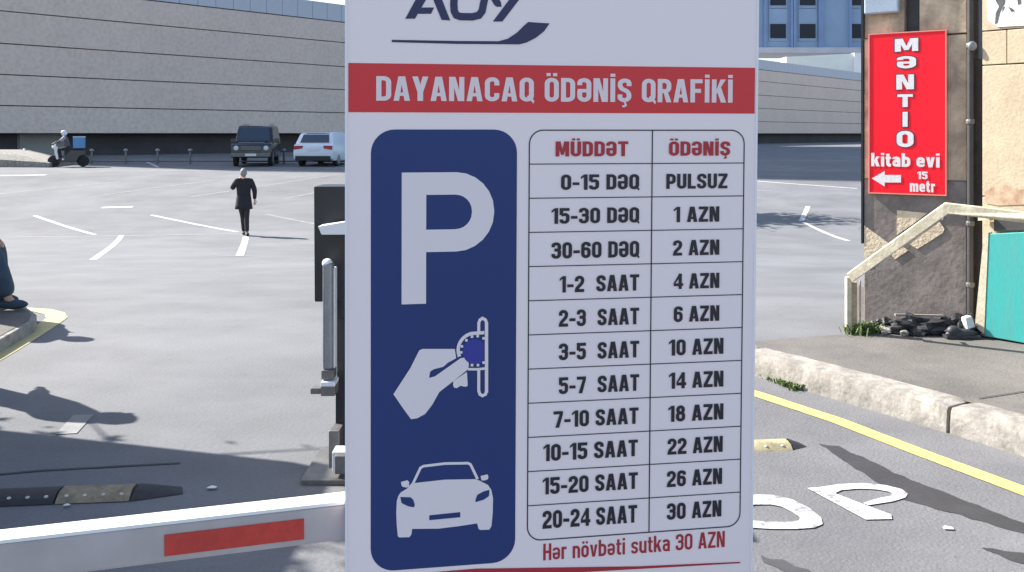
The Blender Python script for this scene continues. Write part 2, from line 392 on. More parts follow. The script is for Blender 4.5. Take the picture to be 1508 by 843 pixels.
# ------------------------------------------------------------ speed bumps
def bump(P0, P1, seg, label, capend, hs=1.0):
    P0, P1 = Vector(P0), Vector(P1); d = (P1-P0).normalized(); nn = Vector((-d.y,d.x,0)); L = (P1-P0).length; k = max(1, round(L/seg)); r = thing('speed_bump', label, 'speed bump', P0)
    prof = [(-.11,.0),(-.09,.018),(-.05,.038),(-.02,.044),(.02,.044),(.05,.038),(.09,.018),(.11,.0)]; prof = [(x*hs, z*hs) for x, z in prof]
    for i in range(k):
        a = P0+d*(L*i/k+.004); e = P0+d*(L*(i+1)/k-.004); mm = capend[i % len(capend)]
        b = MB(); m = len(prof); b.add([a+nn*x+Vector((0,0,z+.004)) for x,z in prof]+[e+nn*x+Vector((0,0,z+.004)) for x,z in prof], [(j,j+1,m+j+1,m+j) for j in range(m-1)]+[tuple(range(m)), tuple(range(m,2*m))])
        s_ = b.build('rubber_segment', mm, r, smooth=True)
        for q in range(4):
            c = a.lerp(e, (q+.5)/4)-nn*.072*hs+Vector((0,0,.032*hs)); t = MB(); t.ball(c, (.010,.010,.006), 8, 4); t.build('reflector', 'stud', s_, smooth='all')
    return r
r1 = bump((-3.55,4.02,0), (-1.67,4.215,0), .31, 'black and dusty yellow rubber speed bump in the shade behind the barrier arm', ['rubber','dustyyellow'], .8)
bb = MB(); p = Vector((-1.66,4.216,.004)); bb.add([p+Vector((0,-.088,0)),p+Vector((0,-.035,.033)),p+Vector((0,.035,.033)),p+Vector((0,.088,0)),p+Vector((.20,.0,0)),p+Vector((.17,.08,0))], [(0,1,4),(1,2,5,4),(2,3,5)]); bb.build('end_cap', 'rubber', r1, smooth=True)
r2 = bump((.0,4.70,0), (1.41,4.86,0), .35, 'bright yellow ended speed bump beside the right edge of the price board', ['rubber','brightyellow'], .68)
bb = MB(); p = Vector((1.415,4.862,.004)); bb.add([p+Vector((0,-.075,0)),p+Vector((0,-.03,.028)),p+Vector((0,.03,.028)),p+Vector((0,.075,0)),p+Vector((.09,-.02,0)),p+Vector((.07,.05,0))], [(0,1,4),(1,2,5,4),(2,3,5)]); bb.build('end_cap', 'rubber', r2, smooth=True)

# ------------------------------------------------------------ long building across the car park
YW = 60.0; KW = YW/47.5; W0 = Vector((-.5386*YW, YW, 0)); WD = Vector((.854,1,0)).normalized(); WN = Vector((WD.y,-WD.x,0))   # WN faces the car park
def wp(t, z, out=0.0): return W0+WD*t+WN*out+Vector((0,0,z))
AX = (WD, -WN, Vector((0,0,1)))
bld = thing('long_building', 'long low beige building with banded concrete walls over a dark recessed ground floor', 'building', wp(50,0))
core = MB(); core.box(wp(60,6.9,-6.2), (210,12,10.3), AX); core.build('wall', 'joint', bld)
bs = MB(); bs.box(wp(60,.7,-7.0), (208,11,2.0), AX); bs.build('plinth_wall', 'recess', bld)
lv = [1.6+(z-1.6)*KW for z in (1.6,3.0,4.55,6.1,7.72,9.08)]; first = {}
for bi in range(5):
    h = lv[bi+1]-lv[bi]-.07
    for k in range(14):
        L = 15.0; t = -38+k*L+L/2
        if bi in first: share(first[bi], bld, wp(t, 0)-wl(bld), name='wall_panel')
        else:
            b = MB(); b.box((0,0,(lv[bi]+lv[bi+1])/2), (L-.004,.45,h), AX)
            o = b.build('wall_panel', 'facade', bld, local=True); o.location = wp(t,0)-wl(bld); first[bi] = o
b = MB(); b.box((0,0,1.6+8.09*KW), (1.46,.4,1.14*KW), AX); pf = b.build('parapet_panel', 'parapet', bld, local=True); pf.location = wp(-38,0)-wl(bld)
for k in range(1, 134): share(pf, bld, wp(-38+k*1.5,0)-wl(bld), name='parapet_panel')
for t in (58, 71, 83, 95): 
    b = MB(); b.box(wp(t,.9,-1.42), (3.2,.1,1.3), AX); b.build('window', 'glass', bld)
# unseen tower added behind the parapet, shaped to shade the far car park
tw = thing('shade_tower', 'unseen tower added behind the left part of the long building to shade the far car park', 'building', (-40,80,0))
b = MB(); b.prism([(-62,66.6,0),(-32.2,62.2,0),(-20.5,77.5,0),(-22,98,0),(-62,98,0)], (0,0,46)); b.build('wall', 'shade_render', tw)
for r_ in range(5):
    for k in range(7):
        b = MB(); p = Vector((-61,66.38,16+r_*3)).lerp(Vector((-33,62.25,16+r_*3)), (k+.5)/7); b.box(p, (1.6,.12,1.5)); b.build('window', 'glass', tw)
tw2 = thing('shade_tower', 'second added tower behind the long building, hidden by the price board, shading the far ground', 'building', (-6,105,0))  # another unseen tower, added so its shade covers the far ground
b = MB(); b.prism([(-14,86,0),(-1,100,0),(-1,128,0),(-14,128,0)], (0,0,46)); b.build('wall', 'shade_render', tw2)
# blue building far behind
bb_ = thing('office_building', 'tall blue grey office building with small dark square windows above the beige wall', 'building', (50,210,0))
YB = 210
def bx2(x0,x1,y0,y1,Y,d,name,m,par,bev=0):
    a = at(x0,y0,Y); c = at(x1,y1,Y); q = MB(); q.box(((a.x+c.x)/2, Y+d/2, (a.z+c.z)/2), (abs(c.x-a.x), d, abs(a.z-c.z))); return q.build(name, m, par, bevel=bev)
bx2(960,1420,-330,72,YB,14,'wall','bluewall',bb_); bx2(955,1425,70,78,YB-.8,15.5,'cornice','parapet',bb_)
for cx in [1146-43.5*k for k in range(4,0,-1)]+[1146,1189.5,1263,1306.5,1350]:
    for r_ in range(7):
        y0 = 35.5-48.5*r_
        f_ = bx2(cx-13.5,cx+13.5,y0-22,y0+25,YB-.25,.3,'window','bluewall',bb_)
        bx2(cx-11.5,cx+11.5,y0,y0+21,YB-.4,.2,'pane','glass',f_)
for px in (1127,1166.5,1170.5,1208,1211,1253,1281,1325):
    bx2(px-1.6,px+1.6,-330,70,YB-.9,.9,'pilaster','bluepil',bb_)
sh = thing('shed_roof', 'pale sloping roof sheet between the beige wall and the blue office building', 'roof', at(1210,95,178))
b = MB(); P = [at(1158,84,178),at(1257,79,178),at(1257,112,178),at(1158,112,178)]; b.prism(P, (0,4,0)); b.build('roof_sheet', 'paleroof', sh)
b = MB(); P = [at(1258,78,177.6),at(1269,78,177.6),at(1269,112,177.6),at(1258,112,177.6)]; b.prism(P, (0,3,0)); b.build('end_panel', 'white', sh)
# raised ramp at far left
b = MB(); P = [at(-260,218,45.5),at(0,222,45),at(30,229,44.4),at(72,240,43.8)]
P2 = [Vector((p.x,p.y,-.3)) for p in P][::-1]; b.prism(P+P2, Vector((0,2.6,0))); tag(b.build('ramp_wall', 'kerb', base=P[1]), 'pale low ramp wall sloping down beside the motorcyclist', 'ramp')

# ------------------------------------------------------------ posts and rail before the building
def make_post():
    r = thing('low_post', '', 'bollard', (0,0,0), 'low posts along the chain rail')
    b = MB(); b.lathe((0,0,0), [(.055,0),(.055,.62),(.05,.64)], 12); b.build('shaft', 'steel', r, local=True, smooth=True)
    b = MB(); b.lathe((0,0,.64), [(.06,0),(.11,.03),(.11,.06),(.07,.11),(.0,.13)], 12); b.build('cap', 'greymetal', r, local=True, smooth=True)
    return r
p0 = make_post(); wh = ['leftmost low post, standing alone left of the motorcyclist','first low post right of the motorcyclist','second low post right of the motorcyclist','third low post right of the motorcyclist','low post just left of the dark off-road car','low post between the dark car and the white car']
rail_pts = []
for i, px in enumerate([37,135,185,232,280,418]):
    o = p0 if i == 0 else copy_tree(p0); p = gp(px,242); o.location = p; o['label'] = wh[i]
    rail_pts.append(p)
b = MB(); q0 = gp(-120,242); L = [q0]+rail_pts+[gp(620,242)]; b.tube([p+Vector((0,0,.14)) for p in L], .035, 6); b.tube([p+Vector((0,.02,.42)) for p in L], .012, 6)
tag(b.build('low_rail', 'steel', base=L[0]), 'thin low rail running between the posts across the car park', 'rail')

# ------------------------------------------------------------ cars
def side_car(name, label, loc, rz, prof, width, paint, roofw, kind):
    r = thing(name, label, 'car', loc); hl = None
    # body: cross sections along the length (y), profile = [(y, z_bottom, z_belt, z_roof or None)]
    def hw(z): return width/2 if z < 1.0 else width/2-(z-1.0)*roofw
    b = MB(); n = len(prof)
    outline = prof
    vs = []; 
    for (y, z) in outline:
        h = hw(z)
        vs.append((-h, y, z)); vs.append((h, y, z))
    N = len(outline); fs = [(2*i, 2*i+1, 2*((i+1)%N)+1, 2*((i+1)%N)) for i in range(N)]
    tri = tessellate_polygon([[Vector((0,y,z)) for y,z in outline]])
    for t in tri: fs.append(tuple(2*i for i in t)); fs.append(tuple(2*i+1 for i in t[::-1]))
    b.add(vs, fs); body = b.build('body', paint, r, local=True, bevel=.035, smooth=True)
    return r, body
def wheel(r, x, y, rad):
    b = MB(); b.lathe((x,y,rad), [(rad*.72,-.11),(rad,-.09),(rad,.09),(rad*.72,.11)], 18, 'X'); t = b.build('tyre', 'tyre', r, local=True, smooth=True)
    b = MB(); s_ = 1 if x > 0 else -1; b.lathe((x+s_*.09,y,rad), [(rad*.68,0),(rad*.68,.03*s_),(rad*.2,.035*s_)], 14, 'X'); b.build('rim', 'rim', t, local=True, smooth=True)
def quad(r, pts, name, m, th=.012):
    b = MB(); P = [Vector(p) for p in pts]; nn = (P[1]-P[0]).cross(P[2]-P[0]).normalized()*th; b.prism(P, nn); return b.build(name, m, r, local=True)
# white crossover, seen from behind; local +y points to the rear (towards the camera)
pw = gp(470,246)
prof = [(-2.3,.35),(-2.32,.75),(-1.2,1.02),(-.55,1.48),(.1,1.62),(1.55,1.60),(1.75,1.52),(2.05,1.08),(2.22,1.0),(2.3,.72),(2.28,.38),(2.1,.28),(-2.1,.28)]
wc, body = side_car('parked_car', 'white crossover car parked tail first towards the camera near the posts', pw+Vector((0,2.2,0)), 0, prof, 1.9, 'carwhite', .28, 0)
def add(fn, par, *a, **k): return fn(par, *a, **k)
def cbox(r, c, s, name, m, bev=0): b = MB(); b.box(c, s); return b.build(name, m, r, local=True, bevel=bev)
y_ = -1
def rear(z, o=.015):   # y of rear surface at height z for the hatch
    for (a, c) in zip(prof[5:], prof[6:]):
        if c[1] <= z <= a[1]: t = (z-a[1])/(c[1]-a[1]); return a[0]+(c[0]-a[0])*t+o
    return 2.3+o
wc.rotation_euler[2] = R(180-7)
for o in [body]: pass
# flip so that the modelled rear (+y) faces the camera (-y in the world)
quad(wc, [(-.62,rear(1.50),1.50),(.62,rear(1.50),1.50),(.70,rear(1.13),1.13),(-.70,rear(1.13),1.13)], 'rear_window', 'carglass')
for s_ in (-1,1):
    quad(wc, [(s_*.93,rear(.98),.98),(s_*.50,rear(.99),.99),(s_*.52,rear(.86),.86),(s_*.93,rear(.80),.80)], 'tail_lamp', 'taillight', .02)
    quad(wc, [(s_*.80,-1.0,1.42-.32),(s_*.80,1.5,1.12),(s_*.77,1.4,1.50),(s_*.77,-.45,1.46)], 'side_window', 'carglass', -.11*s_)
    cbox(wc, (s_*1.04,-.75,1.08), (.2,.1,.14), 'wing_mirror', 'carwhite', .02)
    wheel(wc, s_*.84, -1.4, .34); wheel(wc, s_*.84, 1.35, .34)
cbox(wc, (0,2.30,.80), (.5,.03,.12), 'number_plate', 'plate'); cbox(wc, (0,2.26,.40), (1.7,.12,.22), 'rear_bumper', 'rubber', .02)
cbox(wc, (0,1.62,1.60), (1.15,.22,.03), 'roof_spoiler', 'carwhite')
# black boxy off-roader, front towards the camera
pb = gp(360,246)
prof2 = [(-2.2,.45),(-2.2,1.05),(-2.12,1.85),(-1.9,1.93),(.55,1.93),(.72,1.85),(1.05,1.16),(2.1,1.10),(2.2,1.0),(2.22,.55),(2.1,.42),(-2.1,.42)]
bc, body = side_car('parked_car', 'black boxy off-road car with roof rack parked facing the camera', pb+Vector((0,2.2,0)), 0, prof2, 1.84, 'carblack', .16, 0)
bc.rotation_euler[2] = R(180+8)
quad(bc, [(-.64,.74+.012,1.83),(.64,.752,1.83),(.74,1.03,1.20),(-.74,1.03,1.20)], 'windscreen', 'carglass', .015)
for s_ in (-1,1):
    quad(bc, [(s_*.86,-1.9,1.18),(s_*.86,.75,1.18),(s_*.79,.5,1.80),(s_*.79,-1.9,1.80)], 'side_window', 'carglass', -.10*s_)
    b = MB(); b.lathe((s_*.68,2.2,.88), [(.11,0),(.11,.04),(.06,.055)], 14, 'Y'); b.build('headlamp', 'headlight', bc, local=True, smooth=True)
    cbox(bc, (s_*1.02,.75,1.22), (.22,.1,.2), 'wing_mirror', 'carblack', .02)
    cbox(bc, (s_*.78,1.5,1.15), (.16,.9,.08), 'wing', 'carblack', .02)
    wheel(bc, s_*.80, -1.35, .40); wheel(bc, s_*.80, 1.35, .40)
    b = MB(); b.tube([(s_*.62,-1.8,1.99),(s_*.62,.4,1.99)], .02, 8)
    for yy in (-1.5,-.6,.3): b.tube([(s_*.62,yy,1.90),(s_*.62,yy,1.99)], .018, 6)
    b.build('roof_rail', 'greymetal', bc, local=True)
gr = cbox(bc, (0,2.22,.88), (.95,.05,.24), 'grille', 'black', .01)
for k in range(4): cbox(gr, (0,2.255,.80+.05*k), (.9,.02,.018), 'slat', 'greymetal')
cbox(bc, (0,2.28,.56), (1.78,.16,.2), 'front_bumper', 'steel', .03); cbox(bc, (0,2.37,.56), (.5,.02,.11), 'number_plate', 'plate')
b = MB(); b.tube([(-.6,2.0,1.14),(.6,2.0,1.14)], .02, 6); b.build('bonnet_guard', 'greymetal', bc, local=True)

# ------------------------------------------------------------ people
def skin_obj(name, m, parent, joints, edges, root, sub=1, extra=None, smooth='all'):
    ks = list(joints); me = bpy.data.meshes.new(name)
    me.from_pydata([joints[k][0] for k in ks], [], [] ) if False else me.from_pydata([joints[k][0] for k in ks], [(ks.index(a), ks.index(c)) for a, c in edges], [])
    t = bpy.data.objects.new(name+'_tmp', me); COL.objects.link(t)
    sm = t.modifiers.new('s', 'SKIN'); sm.use_smooth_shade = True
    sv = me.skin_vertices[0].data
    for i, k in enumerate(ks):
        r_ = joints[k][1]; sv[i].radius = (r_, r_) if isinstance(r_, (int,float)) else r_; sv[i].use_root = (k == root)
    ss = t.modifiers.new('u', 'SUBSURF'); ss.levels = sub; ss.render_levels = sub
    dg = bpy.context.evaluated_depsgraph_get(); dg.update()
    ev = bpy.data.meshes.new_from_object(t.evaluated_get(dg)); bpy.data.objects.remove(t)
    vs = [v.co.copy() for v in ev.vertices]; fs = [tuple(p.vertices) for p in ev.polygons]
    b = MB(); b.add(vs, fs)
    if extra: extra(b)
    bpy.data.meshes.remove(ev)
    return b.build(name, m, parent, local=True, smooth=smooth)
def person(label, loc, rz, J, coat='jacket', trouser='trouser', hair='hair', coatlen=.0, helmet=False, shoe='shoe', sleeve=None, tw=1.0):
    """J: dict of joint positions (x right, y forward, z up)"""
    r = thing('person', label, 'person', loc); r.rotation_euler = (0,0,rz)
    V = {k: Vector(v) for k, v in J.items()}
    E_arm = lambda s: [('chest','sh'+s),('sh'+s,'el'+s),('el'+s,'wr'+s)]
    E_leg = lambda s: [('pelvis','hip'+s),('hip'+s,'kn'+s),('kn'+s,'an'+s)]
    rad = {'pelvis':.115,'waist':.10,'chest':.125,'neck':.055,'skull':.05,'shL':.055,'shR':.055,'elL':.038,'elR':.038,'wrL':.026,'wrR':.026,'hipL':.08,'hipR':.08,'knL':.053,'knR':.053,'anL':.036,'anR':.036,'toL':.03,'toR':.03,'paL':.03,'paR':.03}
    E = [('pelvis','waist'),('waist','chest'),('chest','neck'),('neck','skull'),('anL','toL'),('anR','toR'),('wrL','paL'),('wrR','paR')]+E_arm('L')+E_arm('R')+E_leg('L')+E_leg('R')
    for s_ in 'LR': V['pa'+s_] = V['wr'+s_]+(V['wr'+s_]-V['el'+s_]).normalized()*.07
    hc = V['head']
    def extra(b):
        b.ball(hc, (.075,.095,.115), 16, 12)
        b.ball(hc+Vector((0,.10,-.01)), (.012,.02,.022), 8, 6)       # nose
        b.ball(hc+Vector((0,.085,-.055)), (.025,.012,.008), 8, 6)    # mouth
        for s_ in (-1,1): b.ball(hc+Vector((s_*.077,0,-.005)), (.012,.02,.03), 8, 6); b.ball(hc+Vector((s_*.03,.087,.02)), (.011,.008,.007), 8, 6)
        for s_ in 'LR':
            d = (V['wr'+s_]-V['el'+s_]).normalized(); sd_ = d.cross(Vector((0,0,1))); sd_ = (sd_ if sd_.length > .05 else Vector((1,0,0))).normalized(); up = sd_.cross(d)
            for q in range(4):
                a = V['pa'+s_]+sd_*(.024*(q-1.5)/1.5)*.9; ln = (.065,.075,.07,.055)[q]
                b.tube([a, a+d*ln*.5, a+d*ln*.85-up*.015, a+d*ln*.9-up*.035], [.010,.009,.008,.006], 6)
            a = V['wr'+s_]+d*.03+sd_*.03; b.tube([a, a+sd_*.02+d*.03, a+sd_*.02+d*.055-up*.01], [.012,.010,.007], 6)
    jt = {k: (V[k], rad[k]) for k in rad}
    skin_obj('body', 'skin', r, jt, E, 'pelvis', 1, extra)
    cj = {k: (V[k], q) for k, q in {'pelvis':(.165,.135),'waist':(.155,.125),'chest':(.175,.135),'neck':(.075,.07),'shL':.078,'shR':.078,'elL':.058,'elR':.058,'wrL':.046,'wrR':.046}.items()}
    ce = [('pelvis','waist'),('waist','chest'),('chest','neck')]+E_arm('L')+E_arm('R')
    if coatlen:
        cj['pelvis'] = (V['pelvis'], (.19,.15)); cj['waist'] = (V['waist'], (.185,.14)); cj['chest'] = (V['chest'], (.20,.145)); cj['shL'] = (V['shL'], .09); cj['shR'] = (V['shR'], .09); cj['elL'] = (V['elL'], .068); cj['elR'] = (V['elR'], .068)
    def skirt(b):
        if not coatlen: return
        z0 = V['waist'].z+.02; z1 = V['pelvis'].z-coatlen; n = 20; vs = []
        for k in range(5):
            t = k/4; z = z0+(z1-z0)*t
            for q in range(n):
                a = 2*math.pi*q/n; f_ = 1+.03*math.sin(5*a)*t; vs.append(V['waist']*1+Vector(((.17+.055*t)*math.cos(a)*f_, (.135+.04*t)*math.sin(a)*f_, z-V['waist'].z)))
        b.add(vs, [(k*n+q, k*n+(q+1)%n, (k+1)*n+(q+1)%n, (k+1)*n+q) for k in range(4) for q in range(n)]+[tuple(range(n)), tuple(range(4*n,5*n))])
    skin_obj('coat', coat, r, cj, ce, 'chest', 2, skirt)
    tj = {k: (V[k], q) for k, q in {'waist':.11,'pelvis':.14,'hipL':.098,'hipR':.098,'knL':.073*tw,'knR':.073*tw,'anL':.055*tw*tw,'anR':.055*tw*tw}.items()}
    skin_obj('trousers', trouser, r, tj, [('waist','pelvis')]+E_leg('L')+E_leg('R'), 'pelvis', 2)
    for s_ in 'LR':
        b = MB(); d = (V['to'+s_]-V['an'+s_]); d.z = 0; d.normalize(); a = V['an'+s_]; c = a.lerp(V['to'+s_], .55)
        rot = Matrix.Rotation(math.atan2(d.y,d.x),3,'Z'); c.z = min(a.z,V['to'+s_].z)-.02+.02; b.ball(Vector((c.x,c.y,V['to'+s_].z+.012)), (.125,.046,.042), 12, 8, rot); b.build('shoe', shoe, r, local=True, smooth='all')
    if helmet:
        b = MB(); b.ball(hc+Vector((0,-.005,.03)), (.125,.14,.135), 16, 10); hm = b.build('helmet', 'helmet', r, local=True, smooth='all')
        b = MB(); b.ball(hc+Vector((0,.07,.005)), (.095,.075,.055), 14, 8); b.build('visor', 'carglass', hm, local=True, smooth='all')
    else:
        b = MB(); b.ball(hc+Vector((0,-.022,.022)), (.086,.098,.112), 16, 10, nz=.08); b.build('hair', hair, r, local=True, smooth='all')
    if sleeve:
        for s_ in 'LR':
            b = MB(); b.tube([V['sh'+s_]+Vector((0,0,.02)), V['el'+s_]], [.092,.07], 10); b.build('sleeve', sleeve, r, local=True, smooth='all')
    return r
stand = dict(pelvis=(0,0,.93), waist=(0,0,1.07), chest=(0,.01,1.29), neck=(0,.0,1.47), skull=(0,.02,1.56), head=(0,.03,1.60),
    shL=(-.19,0,1.40), elL=(-.27,-.03,1.13), wrL=(-.24,.08,.88), shR=(.19,0,1.40), elR=(.27,-.04,1.13), wrR=(.25,.06,.88),
    hipL=(-.09,0,.90), hipR=(.09,0,.90), knL=(-.09,.06,.49), knR=(.08,-.02,.49), anL=(-.07,.08,.09), anR=(.07,-.2,.11), toL=(-.08,.21,.035), toR=(.08,-.07,.03))
# the walker: seen from behind, walking away, legs crossing in mid stride, left hand at the face
J = dict(stand); J.update(elL=(-.30,.05,1.20), wrL=(-.12,.17,1.45), wrR=(.27,.02,.93), elR=(.275,-.03,1.16), knL=(-.03,.10,.50), anL=(-.01,.16,.09), toL=(-.03,.30,.035), knR=(.07,-.02,.48), anR=(.09,-.13,.10), toR=(.10,.0,.03), head=(-.01,.03,1.605))
walker = person('grey haired person in a long black coat walking across the open car park', gp(359,347.5), R(12), J, coatlen=.24)
walker.scale = (1.0,1.0,1.0)
# striding legs at the left edge, most of the body beyond the frame
J = dict(pelvis=(0,0,.50), waist=(0,-.03,.64), chest=(0,.02,.86), neck=(0,.07,1.04), skull=(0,.10,1.12), head=(0,.11,1.16),
    shL=(-.19,.04,.98), elL=(-.26,.16,.74), wrL=(-.16,.36,.60), shR=(.19,.04,.98), elR=(.26,.16,.74), wrR=(.16,.36,.60),
    hipL=(-.1,.02,.49), hipR=(.1,.02,.49), knL=(-.15,.40,.54), knR=(.12,.46,.55), anL=(-.16,.40,.10), anR=(.12,.60,.10), toL=(-.16,.49,.04), toR=(.12,.68,.04))
person('seated person in blue jeans with shins reaching in at the left edge', (-4.87,8.1,.105), R(-85), J, coat='ridercoat', trouser='jeans', shoe='jeans', tw=1.25)
blk = MB(); blk.box((-4.92,8.1,.105+.2), (.4,.55,.40)); tag(blk.build('concrete_block', 'kerb', base=(-4.92,8.1,.105), bevel=.02), 'pale concrete block used as a seat at the left edge', 'block')
# bystander outside the frame whose shadow reaches into the foreground
person('bystander just left of the frame whose shadow falls across the asphalt', (-4.0,6.22,0), R(-50), dict(stand, elL=(-.30,.02,1.18), wrL=(-.2,.15,1.0)))

# motorcyclist and scooter (side on, heading left)
ms = gp(101,246)
sr = thing('motor_scooter', 'delivery scooter with a blue top box crossing the far side of the car park', 'scooter', ms); sr.rotation_euler[2] = R(20)
for x, rr in ((-.62,.27),(.62,.27)):
    b = MB(); b.lathe((x,0,rr), [(rr*.7,-.05),(rr,-.04),(rr,.04),(rr*.7,.05)], 18, 'Y'); wt = b.build('tyre', 'tyre', sr, local=True, smooth=True)
    b = MB(); b.lathe((x,0,rr), [(rr*.68,-.03),(rr*.68,.03)], 12, 'Y'); b.build('rim', 'rim', wt, local=True)
b = MB(); b.prism([(.75,-.16,.55),(.70,-.16,.78),(.1,-.16,.80),(-.05,-.16,.62),(-.2,-.16,.32),(-.42,-.16,.32),(-.45,-.16,.22),(.35,-.16,.22),(.5,-.16,.5)], (0,.32,0)); b.build('body', 'carblack', sr, local=True, bevel=.03)
b = MB(); b.prism([(-.50,-.2,.35),(-.62,-.2,.95),(-.55,-.2,1.05),(-.45,-.2,.9),(-.40,-.2,.35)], (0,.4,0)); b.build('front_shield', 'helmet', sr, local=True, bevel=.03)
b = MB(); b.tube([(-.62,0,.27),(-.52,0,1.05)], .03, 8); b.tube([(-.50,-.32,1.10),(-.55,0,1.06),(-.50,.32,1.10)], .018, 8); b.build('handlebar', 'greymetal', sr, local=True)
b = MB(); b.box((.30,0,.84), (.75,.28,.10)); b.build('saddle', 'rubber', sr, local=True, bevel=.03)
b = MB(); b.ball((-.66,0,.92), (.06,.08,.08), 10, 8); b.build('headlamp', 'headlight', sr, local=True, smooth='all')
tb = thing('delivery_box', 'light blue insulated delivery box on the back of the scooter', 'box', ms); tb.rotation_euler[2] = R(20)
b = MB(); b.box((.46,0,1.12), (.50,.50,.50)); b.build('carton', 'bluebox', tb, local=True, bevel=.02)
b = MB(); b.box((.46,0,1.39), (.52,.52,.05)); b.build('lid', 'acgrey', tb, local=True, bevel=.01)
J = dict(pelvis=(0,0,.90), waist=(0,.05,1.03), chest=(0,.12,1.25), neck=(0,.16,1.43), skull=(0,.19,1.51), head=(0,.20,1.55),
    shL=(-.19,.13,1.37), elL=(-.27,.33,1.20), wrL=(-.28,.56,1.13), shR=(.19,.13,1.37), elR=(.27,.33,1.20), wrR=(.28,.56,1.13),
    hipL=(-.1,.02,.88), hipR=(.1,.02,.88), knL=(-.19,.42,.80), knR=(.19,.42,.80), anL=(-.15,.33,.38), anR=(.15,.33,.38), toL=(-.15,.46,.34), toR=(.15,.46,.34))
person('rider in a pale helmet and dark jacket sitting on the scooter', ms, R(20+90), J, coat='ridercoat', helmet=True, sleeve='ridersleeve')

# ------------------------------------------------------------ letters
def fillet(pts, closed):
    out = []; n = len(pts)
    for i, p in enumerate(pts):
        r = p[2] if len(p) > 2 else 0; q = Vector((p[0],p[1]))
        if r and (closed or 0 < i < n-1):
            a = Vector(pts[i-1][:2]); c = Vector(pts[(i+1)%n][:2]); da, dc = (a-q), (c-q)
            ra, rc = min(r, da.length*.5), min(r, dc.length*.5); rr = min(ra, rc) if len(p) < 4 else r
            A, C = q+da.normalized()*min(r,da.length*.499), q+dc.normalized()*min(r,dc.length*.499)
            for k in range(7):
                t = k/6; u_ = .55
                B1, B2 = A+(q-A)*u_, C+(q-C)*u_
                out.append(A*(1-t)**3+B1*3*t*(1-t)**2+B2*3*t*t*(1-t)+C*t**3)
        else: out.append(q)
    res = [out[0]]
    for q in out[1:]:
        if (q-res[-1]).length > 1e-5: res.append(q)
    return res
def ribbon(pts, t, closed=False):
    P = fillet(pts, closed); n = len(P); L, Q = [], []
    for i in range(n):
        a = P[i-1] if (closed or i > 0) else None; c = P[(i+1)%n] if (closed or i < n-1) else None
        d1 = (P[i]-a).normalized() if a is not None else None; d2 = (c-P[i]).normalized() if c is not None else None
        if d1 is None: d1 = d2
        if d2 is None: d2 = d1
        nn = Vector((-d1.y-d2.y, d1.x+d2.x))
        if nn.length < .05: nn = Vector((-d1.y, d1.x))
        nn.normalize(); k = 1/max(.35, nn.dot(Vector((-d1.y,d1.x))))
        L.append(P[i]+nn*t/2*k); Q.append(P[i]-nn*t/2*k)
    return [[L[i],L[(i+1)%n],Q[(i+1)%n],Q[i]] for i in range(n if closed else n-1)]
